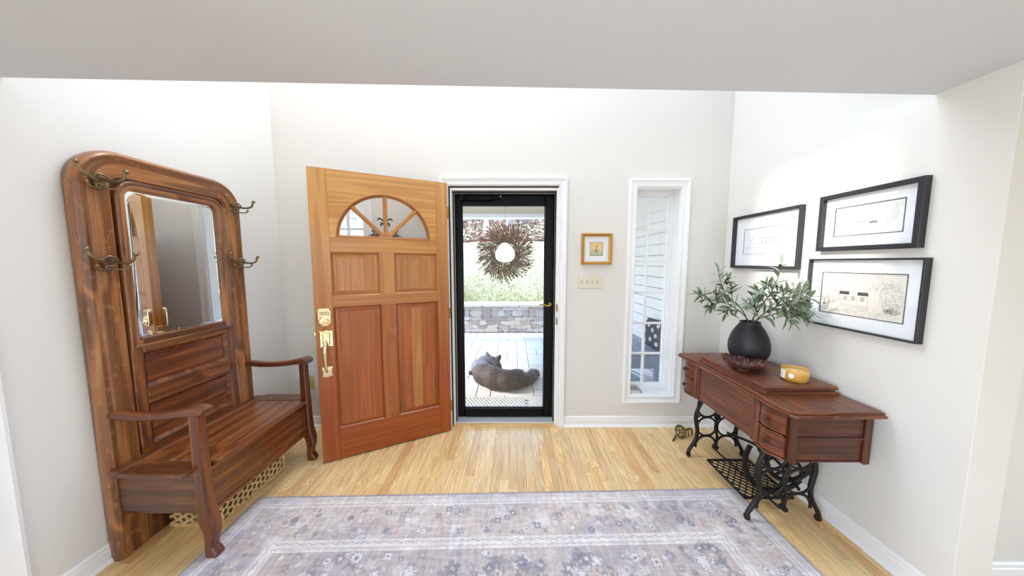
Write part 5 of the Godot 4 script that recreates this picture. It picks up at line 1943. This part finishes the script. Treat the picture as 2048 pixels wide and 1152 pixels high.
func outside() -> void:
	var r := RandomNumberGenerator.new()
	r.seed = 77
	# porch paving, stone by stone
	var pv := struct("patio", "pale rectangular pavers of the porch beyond the storm door", P(-0.1, GY, 4.2))
	var mb := nb()
	mb.bb(P(-3.2, GY - 0.12, 2.58), P(1.62, GY - 0.006, 6.3), 0.0)
	put(mb, "bedding", M.mortar, pv)
	var cell := 0.165
	var cw := 26
	var chh := 21
	var used := {}
	for j in chh:
		for i in cw:
			if used.has(Vector2i(i, j)): continue
			var opts: Array = [[2, 1], [2, 2], [3, 2], [1, 1], [1, 2], [3, 1], [2, 3]]
			for k in range(opts.size() - 1, 0, -1):
				var s := r.randi() % (k + 1)
				var tmp = opts[k]; opts[k] = opts[s]; opts[s] = tmp
			opts.append([1, 1])
			for q in opts:
				var ok: bool = i + q[0] <= cw and j + q[1] <= chh
				if ok:
					for a in q[0]:
						for b in q[1]:
							if used.has(Vector2i(i + a, j + b)): ok = false
				if not ok: continue
				for a in q[0]:
					for b in q[1]:
						used[Vector2i(i + a, j + b)] = true
				var x0: float = -2.72 + i * cell
				var d0: float = 2.72 + j * cell
				mb = nb()
				var k2 := r.randf_range(0.93, 1.04)
				var wm := r.randf()
				var bc: Color = lin(194, 190, 186).lerp(lin(188, 176, 166), wm * wm)
				mb.col = Color(bc.r * k2, bc.g * k2, bc.b * k2)
				mb.bb(P(x0 + 0.004, GY - 0.05, d0 + 0.004), P(x0 + q[0] * cell - 0.004, GY + r.randf_range(-0.001, 0.001), d0 + q[1] * cell - 0.004), 0.005)
				put(mb, "paver", M.paver, pv)
				break
	# rubble retaining wall
	var wl := struct("wall_retaining", "low rubble stone retaining wall across the porch", P(-0.2, GY, 6.3))
	mb = nb()
	mb.bb(P(-3.2, GY - 0.1, 6.24), P(2.2, 0.47, 6.6), 0.0)
	put(mb, "mortar", M.mortar, wl)
	var y := GY
	while y < 0.44:
		var h := r.randf_range(0.06, 0.16)
		if y + h > 0.40: h = 0.46 - y
		var x := -3.0 + r.randf_range(0, 0.2)
		while x < 2.1:
			var w := r.randf_range(0.12, 0.34)
			mb = nb()
			var cs := [lin(176, 170, 164), lin(160, 156, 156), lin(194, 184, 172), lin(168, 156, 146), lin(188, 184, 182), lin(142, 136, 136)]
			mb.col = cs[r.randi() % 6]
			var poly := PackedVector2Array()
			var n := 7
			for k in n + 1:
				var f := float(k) / n
				pass
			var hh := h * r.randf_range(1.02, 1.22)
			for q in [[0.0, 0.3], [0.14, 0.03], [0.5, -0.02], [0.85, 0.04], [1.0, 0.3], [0.98, 0.75], [0.8, 1.0], [0.45, 0.99], [0.15, 0.96], [0.02, 0.7]]:
				poly.append(Vector2(q[0] * w + r.randf_range(-0.028, 0.028) - w / 2, q[1] * hh + r.randf_range(-0.020, 0.020) - hh / 2))
			mb.slab(Transform3D(Basis(Vector3(0, 0, 1), r.randf_range(-0.06, 0.06)) * Basis(Vector3.UP, r.randf_range(-0.06, 0.06)), P(x + w / 2, y + h / 2, 6.25)), poly, -0.05, r.randf_range(0.012, 0.035), 0.014)
			put(mb, "stone", M.stone, wl)
			x += w * r.randf_range(0.88, 0.96)
		y += h
	var x2 := -3.1
	while x2 < 2.1:
		var w := r.randf_range(0.5, 0.8)
		mb = nb()
		mb.col = lin(206, 200, 192)
		mb.bb(P(x2, 0.46, 6.17), P(x2 + w - 0.008, 0.525 + r.randf_range(0, 0.006), 6.62), 0.016)
		put(mb, "cap_stone", M.stone, wl)
		x2 += w
	# rising lawn and leaf-strewn hill
	var rows := []
	for j in 46:
		var d := 6.5 + (j * 0.25 if j < 30 else 7.5 + (j - 30) * 2.2)
		var row := PackedVector3Array()
		for i in 41:
			var xx := (i - 20) * (0.35 + d * 0.05)
			row.append(P(xx, terrain(xx, d), d))
		rows.append(row)
	var lawn := MB.new()
	lawn.col = lin(158, 150, 112)
	lawn.grid(rows.slice(0, 32), false, false, Vector3.UP, 80.0)
	smesh(lawn, "lawn", M.soil, "sunlit sloping lawn above the stone wall")
	var hill := MB.new()
	hill.col = lin(150, 128, 110)
	hill.grid(rows.slice(31, 46), false, false, Vector3.UP, 80.0)
	smesh(hill, "hill", M.soil, "wooded hillside carpeted with fallen brown leaves")
	var blade := MB.new()
	for k in 5:
		var an := k * 1.3
		var dx := Vector3(cos(an), 0, sin(an))
		var p := dx * 0.012 * k * 0.5
		blade.tri(p - dx * 0.004, p + dx * 0.004, p + Vector3(sin(an) * 0.02, 0.055, cos(an) * 0.02), Vector3.UP, Vector3.UP, Vector3.UP)
	scatter("grass", "short dry grass of the sunlit lawn", "grass", blade, M.grass, 9000, func(k):
		var d := 6.6 + 7.0 * r.randf() * r.randf()
		var xx := r.randf_range(-0.5, 0.5) * d * 0.85 - 0.1 * d
		var t := r.randf()
		return [Transform3D(Basis(Vector3.UP, r.randf() * TAU).scaled(Vector3.ONE * r.randf_range(0.7, 1.3)), P(xx, terrain(xx, d) - 0.002, d)), lin(176, 172, 122).lerp(lin(146, 156, 104), t) if r.randf() < 0.75 else lin(204, 190, 140)])
	var lf := MB.new()
	lf.tri(Vector3(-0.05, 0, 0), Vector3(0, 0.015, -0.06), Vector3(0.05, 0, 0), Vector3.UP, Vector3.UP, Vector3.UP)
	lf.tri(Vector3(-0.05, 0, 0), Vector3(0.05, 0, 0), Vector3(0.0, 0.02, 0.06), Vector3.UP, Vector3.UP, Vector3.UP)
	var lc := [lin(176, 140, 116), lin(140, 104, 84), lin(196, 168, 146), lin(110, 86, 72), lin(160, 120, 92), lin(206, 190, 176)]
	scatter("leaf_litter", "fallen brown and tan leaves covering the hillside", "leaves", lf, M.grass, 9000, func(k):
		var d := 13.2 + 12.0 * pow(r.randf(), 1.4)
		var xx := r.randf_range(-0.55, 0.45) * d * 0.6
		return [Transform3D(Basis.from_euler(Vector3(r.randf_range(-0.5, 0.9), r.randf() * TAU, r.randf_range(-0.4, 0.4))).scaled(Vector3.ONE * r.randf_range(0.8, 2.0)), P(xx, terrain(xx, d) + 0.03, d)), lc[r.randi() % 6]])
	# trees
	for q in [[-1.29, 14.4, 0.115, lin(206, 204, 210), "pale grey tree trunk at the lawn's edge, left of the wreath"], [-0.19, 15.6, 0.13, lin(140, 134, 134), "mid-grey tree trunk on the hill, above the wreath"], [0.62, 16.2, 0.11, lin(96, 90, 88), "dark slim tree trunk on the hill, right of the wreath"]]:
		var by := terrain(q[0], q[1]) - 0.1
		var t := thing("tree", P(q[0], by, q[1]), q[4], "tree", "bare trees on the hillside")
		mb = nb()
		mb.col = q[3]
		var pts := []
		var rr := []
		for k in 9:
			pts.append(P(q[0] + 0.05 * sin(k * 1.3), by + k * 0.9, q[1] + 0.03 * cos(k * 1.7)))
			rr.append(q[2] * (1.35 if k == 0 else 1.0 - k * 0.07))
		mb.tube(cr(pts, 3), cr_f(rr, 3), 10)
		put(mb, "trunk", M.bark, t)
		for k in 6:
			mb = nb()
			mb.col = q[3]
			var st: Vector3 = pts[4 + k % 4]
			var an := k * 2.2
			var e := st + Vector3(cos(an) * 1.2, 1.4, sin(an) * 1.2)
			mb.tube(cr([st, st.lerp(e, 0.5) + Vector3(0, 0.15, 0), e], 4), [0.05, 0.046, 0.042, 0.038, 0.034, 0.028, 0.022, 0.016, 0.010], 6)
			put(mb, "branch", M.bark, t)
	# porch roof, beam and posts
	var pr := struct("porch_roof", "beige porch beam seen through the storm door, with unseen soffit shading the pavers", P(0, 2.3, 4.5))
	mb = nb()
	mb.bb(P(-3.4, 2.62, 2.58), P(1.75, 2.74, 5.8), 0.0)
	put(mb, "soffit", M.exterior_paint, pr)  # out of view, keeps the sun off the paving
	mb = nb()
	mb.bb(P(-3.4, 2.29, 5.45), P(1.75, 2.66, 5.62), 0.004)
	put(mb, "beam", M.beige_paint, pr)
	mb = nb()
	mb.bb(P(-3.4, 2.225, 5.42), P(1.75, 2.295, 5.66), 0.006)
	put(mb, "beam_trim", M.white_trim, pr)
	for px in [-3.0, 1.55]:
		mb = nb()
		mb.bb(P(px - 0.08, GY, 5.46), P(px + 0.08, 2.225, 5.62), 0.008)
		put(mb, "post", M.white_trim, pr)
	# clapboard side wall of the porch
	var sd := struct("wall_siding", "cream clapboard side wall of the porch seen through the sidelight", P(1.52, GY, 4.0))
	mb = nb()
	mb.bb(P(1.53, GY - 0.1, 2.58), P(1.75, 2.62, 5.4), 0.0)
	put(mb, "lap_shade_backing", M.dark_gap, sd)  # dark backing in the gaps paints the shade under the laps
	var yy := GY
	while yy < 2.6:
		mb = nb()
		var lap := Transform3D(Basis(Vector3(0, 0, 1), 0.10), P(1.516, yy + 0.058, 3.99))
		mb.box(lap, Vector3(0.016, 0.109, 2.81), 0.002)
		put(mb, "clapboard", M.exterior_paint, sd)
		yy += 0.113
	# bench with a cushion
	var be := thing("porch_bench", P(1.30, GY, 3.3), "blue-grey slatted wooden bench on the porch seen low in the sidelight", "bench")
	for k in 5:
		mb = nb(0.08)
		mb.bb(P(1.10 + k * 0.078, 0.505, 2.78), P(1.168 + k * 0.078, 0.532, 3.95), 0.006)
		put(mb, "slat", M.grey_wood, be)
	for q in [[1.10, 2.82], [1.43, 2.82], [1.10, 3.85], [1.43, 3.85]]:
		mb = nb()
		mb.bb(P(q[0], GY, q[1]), P(q[0] + 0.06, 0.505, q[1] + 0.06), 0.006)
		put(mb, "leg", M.grey_wood, be)
	for q in [[1.10, 1.12], [1.47, 1.49]]:
		mb = nb()
		mb.bb(P(q[0], 0.40, 2.80), P(q[1], 0.505, 3.93), 0.004)
		put(mb, "apron", M.grey_wood, be)
	mb = nb()
	mb.bb(P(1.10, 0.37, 2.79), P(1.49, 0.505, 2.815), 0.004)
	put(mb, "apron", M.grey_wood, be)
	mb = nb()
	mb.bb(P(1.13, 0.02, 2.86), P(1.46, 0.045, 3.9), 0.004)
	put(mb, "stretcher_shelf", M.grey_wood, be)
	var cu := thing("cushion", P(1.42, 0.532, 2.93), "charcoal cushion with white flowers standing on the porch bench", "cushion")
	mb = nb()
	mb.col = lin(72, 72, 80)
	var cb := Transform3D(Basis(Vector3.UP, 0.12) * Basis(Vector3(0, 0, 1), -0.14), P(1.445, 0.690, 2.915))
	for s in [1.0, -1.0]:
		rows = []
		for i in 13:
			var row := PackedVector3Array()
			for j in 13:
				var a := i / 6.0 - 1.0
				var b := j / 6.0 - 1.0
				var th := 0.045 * pow((1.0 - a * a * a * a) * (1.0 - b * b * b * b), 0.5)
				row.append(cb * Vector3(th * s, a * 0.145 * (1.0 - 0.06 * b * b), b * 0.165 * (1.0 - 0.06 * a * a)))
			rows.append(row)
		mb.grid(rows, false, false, cb.basis.x * s, 60.0)
	put(mb, "cover", M.cushion, cu)
	for k in 8:
		var a: float = [-0.55, -0.1, 0.5, 0.2, -0.35, 0.6, -0.62, 0.1][k] + r.randf_range(-0.06, 0.06)
		var b: float = [-0.5, 0.55, -0.3, 0.1, 0.1, 0.6, 0.62, -0.66][k] + r.randf_range(-0.05, 0.05)
		for s in [1.0, -1.0]:
			mb = nb()
			mb.col = lin(222, 222, 220)
			for pe in 7:
				var an := TAU * pe / 7.0
				var q := Vector2(a * 0.145 + sin(an) * 0.028, b * 0.165 + cos(an) * 0.028)
				var c2 := Vector2(a * 0.145, b * 0.165)
				var pts := []
				for w in [c2, c2.lerp(q, 0.6) + Vector2(cos(an), -sin(an)) * 0.006, q, c2.lerp(q, 0.6) - Vector2(cos(an), -sin(an)) * 0.006]:
					var v: Vector2 = w
					var th := 0.045 * pow((1.0 - pow(v.x / 0.146, 4)) * (1.0 - pow(v.y / 0.166, 4)), 0.5)
					pts.append(cb * Vector3((th + 0.002) * s, v.x, v.y))
				mb.quad(pts[0], pts[1], pts[2], pts[3], cb.basis.x * s)
			put(mb, "flower_print", M.cushion, cu)
	# coiled hose under the bench
	var ho := thing("garden_hose", P(1.30, 0.045, 3.1), "pale coiled garden hose lying under the porch bench", "hose")
	mb = nb()
	var hp := []
	for k in 90:
		var an := k * 0.28
		hp.append(P(1.29 + cos(an) * (0.10 + 0.0003 * k), 0.065 + k * 0.0016, 3.12 + sin(an) * (0.14 + 0.0003 * k)))
	mb.tube(hp, 0.011, 7)
	put(mb, "coil", M.hose, ho)

	# rubber ring mat outside the door
	var dm := thing("doormat", P(-0.2, GY, 3.0), "pale rubber ring doormat with rows of open loops outside the storm door", "doormat")
	mb = nb()
	for j in 11:
		for i in 21:
			var mx := -0.66 + (i + (0.5 if j % 2 else 0.0)) * 0.039
			if mx > 0.145: continue
			mb.tube(arc(P(mx, GY + 0.010, 2.76 + j * 0.036), Vector3(1, 0, 0), Vector3(0, 0, 1), 0.0165, 0, 330, 11), 0.006, 5, true, Vector2(0.8, 2.0), Vector3.UP)
	put(mb, "rings", M.rubber, dm).set_meta("kind", "stuff")
	mb = nb()
	mb.bb(P(-0.70, GY + 0.0012, 2.735), P(0.155, GY + 0.004, 3.145), 0.001)
	put(mb, "base", M.loop_shade, dm)  # dark slab stands for the shade inside the loops
	# wreath on the glass
	wreath()


func cr_f(a: Array, n: int) -> Array:
	var out := []
	for i in a.size() - 1:
		for k in n:
			out.append(lerpf(a[i], a[i + 1], float(k) / n))
	out.append(a[a.size() - 1])
	return out


func scatter(called: String, label: String, category: String, mb: MB, m: Material, n: int, f: Callable) -> void:
	var o := MultiMeshInstance3D.new()
	o.name = called
	var src := MeshInstance3D.new()
	src.name = "source"
	add_child(src)
	var tmp := put(mb, "source_shape", m, src)
	var mm := MultiMesh.new()
	mm.transform_format = MultiMesh.TRANSFORM_3D
	mm.use_colors = true
	mm.mesh = tmp.mesh
	mm.instance_count = n
	for k in n:
		var q = f.call(k)
		mm.set_instance_transform(k, q[0])
		mm.set_instance_color(k, q[1])
	remove_child(src)
	src.queue_free()
	o.multimesh = mm
	add_child(o, true)
	tag(o, label, category, "", "stuff")


func wreath() -> void:
	var r := RandomNumberGenerator.new()
	r.seed = 91
	var c := P(-0.062, 1.492, 2.625)
	var o := thing("wreath", c + Vector3(0, 0.25, 0), "round wreath of dried brown twigs and leaves hung on the storm door glass", "wreath")
	var mb := nb()
	mb.col = lin(96, 66, 40)
	for k in 9:
		var pts := []
		var ph := r.randf() * TAU
		for j in 40:
			var an := TAU * j / 40.0
			var rr := 0.112 + 0.006 * sin(an * 3.0 + ph + k) + 0.005 * (k - 4)
			pts.append(c + Vector3(cos(an) * rr, sin(an) * rr, 0.012 * sin(an * 4 + ph * 2.0)))
		mb.tube(pts, 0.0045, 5, true)
	put(mb, "vine_ring", M.twig, o)
	mb = nb()
	var bd := nb()
	for k in 760:
		var an := r.randf() * TAU
		var r0 := r.randf_range(0.10, 0.16)
		var up := sin(an)
		var L := r.randf_range(0.07, 0.135) * (1.0 + 0.08 * up)
		var tw := r.randf_range(0.25, 0.75) * (1.0 if r.randf() < 0.85 else -1.0)
		var p := c + Vector3(cos(an) * r0, sin(an) * r0, r.randf_range(-0.03, 0.02))
		var d := Vector3(cos(an + tw), sin(an + tw), r.randf_range(-0.25, 0.2)).normalized()
		var t := r.randf()
		var col: Color = lin(122, 84, 46).lerp(lin(80, 54, 32), t)
		if up > 0.25 and r.randf() < 0.35: col = lin(168, 82, 28)
		elif r.randf() < 0.25: col = lin(136, 118, 66)
		mb.col = col
		var e := p + d * L
		var q := p.lerp(e, 0.55) + Vector3(r.randf_range(-1, 1), r.randf_range(-1, 1), 0) * 0.008
		mb.tube([p, q, e], [0.0022, 0.0019, 0.001], 4, false, Vector2.ONE, null, false)
		if k % 2 == 0:
			# dried leaf or seed head at the tip
			bd.col = col.lerp(lin(140, 110, 72), 0.3)
			var b := Basis(d.cross(Vector3(0, 0, 1)).normalized(), Vector3(0, 0, 1), d)
			leaf_mesh(bd, Transform3D(b * Basis(Vector3(0, 0, 1), r.randf_range(-1.2, 1.2)), e - d * 0.012), r.randf_range(0.022, 0.042), r.randf_range(0.007, 0.012), r.randf_range(-0.3, 0.3))
	put(mb, "twigs", M.twig, o).set_meta("kind", "stuff")
	put(bd, "dried_leaves", M.twig, o).set_meta("kind", "stuff")
	mb = nb()
	mb.tube([c + Vector3(0.0, 0.12, 0.0), c + Vector3(0.004, 0.30, 0.035), c + Vector3(0.004, 0.40, 0.045)], 0.0015, 4)
	mb.lathe(Transform3D(Basis(Vector3.RIGHT, PI / 2), c + Vector3(0.004, 0.405, 0.042)), [Vector2(0.0001, 0.0), Vector2(0.012, 0.0), Vector2(0.012, 0.005), Vector2(0.0001, 0.007)], 12)
	put(mb, "hanger", M.grey_metal, o)

# ------------------------------------------------------------------ the dog, one skin meshed from tapered limbs
func nets(mb: MB, bones: Array, cell: float, k: float, tint: Callable) -> void:
	var lo := Vector3.INF
	var hi := -Vector3.INF
	for b in bones:
		var R: float = maxf(b[2], b[3]) + cell * 3
		for e in [b[0], b[1]]:
			var p: Vector3 = e
			lo = lo.min(p - Vector3.ONE * R)
			hi = hi.max(p + Vector3.ONE * R)
	var nx := int((hi.x - lo.x) / cell) + 2
	var ny := int((hi.y - lo.y) / cell) + 2
	var nz := int((hi.z - lo.z) / cell) + 2
	var f := PackedFloat32Array()
	f.resize(nx * ny * nz)
	f.fill(1.0)
	for b in bones:
		var a: Vector3 = b[0]
		var c: Vector3 = b[1]
		var ra: float = b[2]
		var rb: float = b[3]
		var ab := c - a
		var l2 := maxf(ab.length_squared(), 1e-9)
		var R := maxf(ra, rb) + k + cell * 2
		var i0 := Vector3i(((a.min(c) - Vector3.ONE * R - lo) / cell).floor()).clamp(Vector3i.ZERO, Vector3i(nx - 1, ny - 1, nz - 1))
		var i1 := Vector3i(((a.max(c) + Vector3.ONE * R - lo) / cell).ceil()).clamp(Vector3i.ZERO, Vector3i(nx - 1, ny - 1, nz - 1))
		for z in range(i0.z, i1.z + 1):
			for y in range(i0.y, i1.y + 1):
				for x in range(i0.x, i1.x + 1):
					var p := lo + Vector3(x, y, z) * cell
					var t := clampf((p - a).dot(ab) / l2, 0.0, 1.0)
					var d := (p - a - ab * t).length() - lerpf(ra, rb, t)
					var i := x + nx * (y + ny * z)
					var g := f[i]
					if g >= 1.0:
						f[i] = d
					else:
						var h := maxf(k - absf(g - d), 0.0) / k
						f[i] = minf(g, d) - h * h * k * 0.25
	var vid := {}
	var vp := PackedVector3Array()
	for z in nz - 1:
		for y in ny - 1:
			for x in nx - 1:
				var base := x + nx * (y + ny * z)
				var ins := 0
				var val := PackedFloat32Array()
				for q in 8:
					var s := f[base + (q & 1) + nx * (((q >> 1) & 1) + ny * (q >> 2))]
					val.append(s)
					if s < 0.0: ins += 1
				if ins == 0 or ins == 8: continue
				var sum := Vector3.ZERO
				var n := 0
				for ed in [[0, 1], [2, 3], [4, 5], [6, 7], [0, 2], [1, 3], [4, 6], [5, 7], [0, 4], [1, 5], [2, 6], [3, 7]]:
					var va := val[ed[0]]
					var vb := val[ed[1]]
					if (va < 0.0) != (vb < 0.0):
						var t := va / (va - vb)
						var pa := Vector3(ed[0] & 1, (ed[0] >> 1) & 1, ed[0] >> 2)
						var pb := Vector3(ed[1] & 1, (ed[1] >> 1) & 1, ed[1] >> 2)
						sum += pa.lerp(pb, t)
						n += 1
				vid[base] = vp.size()
				vp.append(lo + (Vector3(x, y, z) + sum / n) * cell)
	var nn := PackedVector3Array()
	for p in vp:
		var q := (p - lo) / cell
		var g := Vector3i(q.round()).clamp(Vector3i.ONE, Vector3i(nx - 2, ny - 2, nz - 2))
		var i := g.x + nx * (g.y + ny * g.z)
		nn.append(Vector3(f[i + 1] - f[i - 1], f[i + nx] - f[i - nx], f[i + nx * ny] - f[i - nx * ny]).normalized())
	var st := [1, nx, nx * ny]
	for base in vid:
		for ax in 3:
			var u: int = st[(ax + 1) % 3]
			var w: int = st[(ax + 2) % 3]
			if (f[base] < 0.0) == (f[base + st[ax]] < 0.0): continue
			if not (vid.has(base - u) and vid.has(base - w) and vid.has(base - u - w)): continue
			var q := [vid[base], vid[base - u], vid[base - u - w], vid[base - w]]
			for t in [[0, 1, 2], [0, 2, 3]]:
				var ids := [q[t[0]], q[t[1]], q[t[2]]]
				var pa := vp[ids[0]]
				var g := (vp[ids[1]] - pa).cross(vp[ids[2]] - pa)
				if g.dot(nn[ids[0]] + nn[ids[1]] + nn[ids[2]]) > 0.0:
					ids = [ids[0], ids[2], ids[1]]
				for id in ids:
					mb.col = tint.call(vp[id])
					mb.vert(vp[id], nn[id], Vector2(vp[id].x, vp[id].z))


func dog() -> void:
	var o := thing("dog", P(-0.15, GY, 3.45), "grey-brown prick-eared dog curled up asleep on the porch pavers", "dog")
	var g := GY
	var B := func(a: Array, b: Array, ra: float, rb: float) -> Array:
		return [P(a[0], g + a[1], a[2]), P(b[0], g + b[1], b[2]), ra, rb]
	var bones := [
		# back: rump, loin, ribs, shoulders, neck
		B.call([0.06, 0.115, 3.40], [-0.07, 0.115, 3.37], 0.105, 0.110),
		B.call([-0.07, 0.115, 3.37], [-0.22, 0.125, 3.42], 0.110, 0.125),
		B.call([-0.22, 0.125, 3.42], [-0.35, 0.130, 3.54], 0.125, 0.128),
		B.call([-0.35, 0.130, 3.54], [-0.41, 0.140, 3.70], 0.126, 0.112),
		B.call([-0.41, 0.140, 3.70], [-0.38, 0.165, 3.84], 0.105, 0.085),
		B.call([-0.38, 0.165, 3.84], [-0.29, 0.165, 3.86], 0.085, 0.078),
		# skull and muzzle, tucked towards the hip
		B.call([-0.27, 0.165, 3.83], [-0.21, 0.140, 3.77], 0.078, 0.066),
		B.call([-0.21, 0.130, 3.77], [-0.15, 0.085, 3.70], 0.050, 0.036),
		B.call([-0.15, 0.085, 3.70], [-0.125, 0.065, 3.675], 0.034, 0.028),
		# ears
		B.call([-0.335, 0.215, 3.86], [-0.338, 0.262, 3.865], 0.030, 0.020),
		B.call([-0.338, 0.262, 3.865], [-0.340, 0.305, 3.868], 0.020, 0.005),
		B.call([-0.205, 0.195, 3.82], [-0.175, 0.235, 3.83], 0.030, 0.020),
		B.call([-0.175, 0.235, 3.83], [-0.150, 0.280, 3.84], 0.020, 0.005),
		# belly and chest towards the far side
		B.call([-0.06, 0.085, 3.46], [-0.26, 0.09, 3.58], 0.085, 0.10),
		# near foreleg folded beside the chest, paw out to the left
		B.call([-0.42, 0.09, 3.72], [-0.48, 0.055, 3.88], 0.06, 0.036),
		B.call([-0.48, 0.05, 3.88], [-0.52, 0.032, 3.86], 0.032, 0.028),
		B.call([-0.52, 0.03, 3.86], [-0.565, 0.028, 3.83], 0.028, 0.026),
		# other foreleg under the chin
		B.call([-0.33, 0.08, 3.74], [-0.22, 0.045, 3.90], 0.05, 0.034),
		B.call([-0.22, 0.04, 3.90], [-0.12, 0.03, 3.86], 0.032, 0.026),
		# hind leg: thigh forward to the knee, back to the hock, paw
		B.call([0.05, 0.13, 3.43], [0.00, 0.085, 3.60], 0.090, 0.055),
		B.call([0.00, 0.085, 3.60], [0.10, 0.06, 3.66], 0.050, 0.032),
		B.call([0.10, 0.06, 3.66], [0.105, 0.035, 3.80], 0.030, 0.026),
		B.call([0.105, 0.035, 3.80], [0.12, 0.040, 3.85], 0.028, 0.030),
		B.call([0.03, 0.06, 3.45], [-0.02, 0.05, 3.66], 0.06, 0.035),
		# tail
		B.call([0.10, 0.09, 3.42], [0.165, 0.06, 3.48], 0.052, 0.050),
		B.call([0.165, 0.06, 3.48], [0.225, 0.055, 3.58], 0.055, 0.062),
		B.call([0.225, 0.055, 3.58], [0.285, 0.055, 3.70], 0.062, 0.056),
		B.call([0.285, 0.055, 3.70], [0.315, 0.05, 3.76], 0.05, 0.024),
	]
	var n := FastNoiseLite.new()
	n.seed = 5
	n.frequency = 22.0
	var tint := func(p: Vector3) -> Color:
		var d := -p.z
		var c := lin(74, 56, 48)
		c = c.lerp(lin(112, 112, 124), clampf((d - 3.46) / 0.16, 0.0, 1.0) * clampf((-0.12 - p.x) / 0.16, 0.0, 1.0) * clampf((p.y - GY - 0.06) / 0.1, 0.0, 1.0))   # ruff, greyed by a painted sheen of light from above
		c = c.lerp(lin(44, 36, 36), clampf((0.07 - absf(d - 3.36)) / 0.07, 0.0, 1.0) * 0.6)                                          # dark saddle
		c = c.lerp(lin(58, 50, 54), clampf((p.x + 0.33) / 0.06, 0.0, 1.0) * clampf((d - 3.66) / 0.05, 0.0, 1.0) * (1.0 if p.x < -0.1 else 0.0))
		c = c.lerp(lin(128, 112, 100), clampf((p.x - 0.04) / 0.05, 0.0, 1.0) * clampf((d - 3.55) / 0.06, 0.0, 1.0) * (0.8 if p.x < 0.15 else 0.15))
		c = c.lerp(lin(86, 74, 74), clampf((p.x - 0.16) / 0.05, 0.0, 1.0))
		var k := clampf(1.0 + 1.1 * n.get_noise_3d(p.x * 0.4 + d * 0.5, p.y * 0.6, d * 1.8 - p.x * 0.8), 0.4, 1.8)
		return Color(c.r * k, c.g * k, c.b * k)
	var mb := MB.new()
	nets(mb, bones, 0.0115, 0.045, tint)
	# guard hairs lying back along the coat, part of the same skin
	var r := RandomNumberGenerator.new()
	r.seed = 15
	var N := mb.v.size()
	var hairs := MB.new()
	for k in 9000:
		var i := (r.randi() % (N / 3)) * 3
		var p := mb.v[i].lerp(mb.v[i + 1], r.randf()).lerp(mb.v[i + 2], r.randf() * 0.5)
		var nn := mb.n[i]
		if p.y < g + 0.03 or (p.y > g + 0.2 and p.z < -3.75): continue
		var flow := Vector3(0.9, -0.2, 0.35) if p.z > -3.6 else Vector3(-0.4, -0.3, 0.9)
		var long := 0.020
		if p.x > 0.14:
			flow = Vector3(0.5, -0.1, -0.8)
			long = 0.042
		var d := ((flow - nn * flow.dot(nn)).normalized() + nn * (0.35 if p.x < 0.14 else 0.8)).normalized()
		var s := d.cross(nn).normalized() * 0.0026
		var c := mb.c[i] * r.randf_range(0.5, 1.7)
		c.a = 1.0
		hairs.col = c
		hairs.tri(p - s, p + s, p + d * long * r.randf_range(0.6, 1.2), nn, nn, nn)
	put(mb, "body", M.fur, o)
	put(hairs, "fur", M.fur, o).set_meta("kind", "stuff")
	for q in [[-0.335, 0.245, 3.866], [-0.172, 0.235, 3.832]]:
		mb = nb()
	mb = nb()
	mb.col = lin(30, 28, 30)
	mb.lathe(I(P(-0.112, g + 0.062, 3.660)), [Vector2(0.0001, -0.013), Vector2(0.011, -0.008), Vector2(0.014, 0.0), Vector2(0.010, 0.009), Vector2(0.0001, 0.012)], 10, 60)
	put(mb, "nose", M.fur, o)


# ------------------------------------------------------------------ ornament hung on the far face of the open door
func ornament() -> void:
	var e := Vector3(0.812, 0, -0.409).normalized()
	var b := Transform3D(Basis(-e, Vector3.UP, -e.cross(Vector3.UP)), P(-1.32, 0, 1.933) + e * 0.459 + Vector3(0, 1.655, 0) - e.cross(Vector3.UP) * 0.046)
	var o := thing("door_ornament", b.origin, "black iron scroll with two bells on the open door's far face, behind its fan light", "ornament")
	var mb := nb()
	mb.bx(b, Vector3(-0.008, -0.09, 0.0), Vector3(0.008, 0.09, 0.006), 0.002)
	mb.tube(cr([b * Vector3(-0.05, 0.062, 0.010), b * Vector3(-0.035, 0.075, 0.010), b * Vector3(0, 0.055, 0.012), b * Vector3(0.035, 0.075, 0.010), b * Vector3(0.05, 0.062, 0.010)], 5), 0.006, 7)
	mb.tube(cr([b * Vector3(-0.03, 0.02, 0.010), b * Vector3(-0.022, 0.045, 0.012), b * Vector3(0.0, 0.02, 0.014), b * Vector3(0.022, 0.045, 0.012), b * Vector3(0.03, 0.02, 0.010)], 5), 0.006, 7)
	put(mb, "backplate", M.black_metal, o)
	for s in [-1.0, 1.0]:
		mb = nb()
		mb.tube(cr([b * Vector3(0, -0.07, 0.008), b * Vector3(0.03 * s, -0.08, 0.02), b * Vector3(0.05 * s, -0.04, 0.03), b * Vector3(0.075 * s, -0.005, 0.035), b * Vector3(0.09 * s, -0.02, 0.035)], 6), 0.005, 7)
		var arm := put(mb, "arm", M.black_metal, o)
		mb = nb()
		mb.lathe(b * I(Vector3(0.075 * s, -0.07, 0.036)), [Vector2(0.032, 0.0), Vector2(0.029, 0.014), Vector2(0.018, 0.032), Vector2(0.006, 0.04), Vector2(0.004, 0.058), Vector2(0.0001, 0.059)], 16)
		put(mb, "bell", M.iron, arm)
		mb = nb()
		mb.tube(cr([b * Vector3(0.09 * s, -0.04, 0.03), b * Vector3(0.122 * s, -0.06, 0.02), b * Vector3(0.120 * s, -0.10, 0.012), b * Vector3(0.105 * s, -0.13, 0.008)], 6), 0.0025, 6)
		put(mb, "wire", M.black_metal, arm)


func _ready() -> void:
	rng.seed = 4242
	setup()
	materials()
	room()
	openings()
	front_door()
	hall_tree()
	sewing_table()
	rug()
	pictures()
	tabletop()
	outside()
	dog()
	ornament()
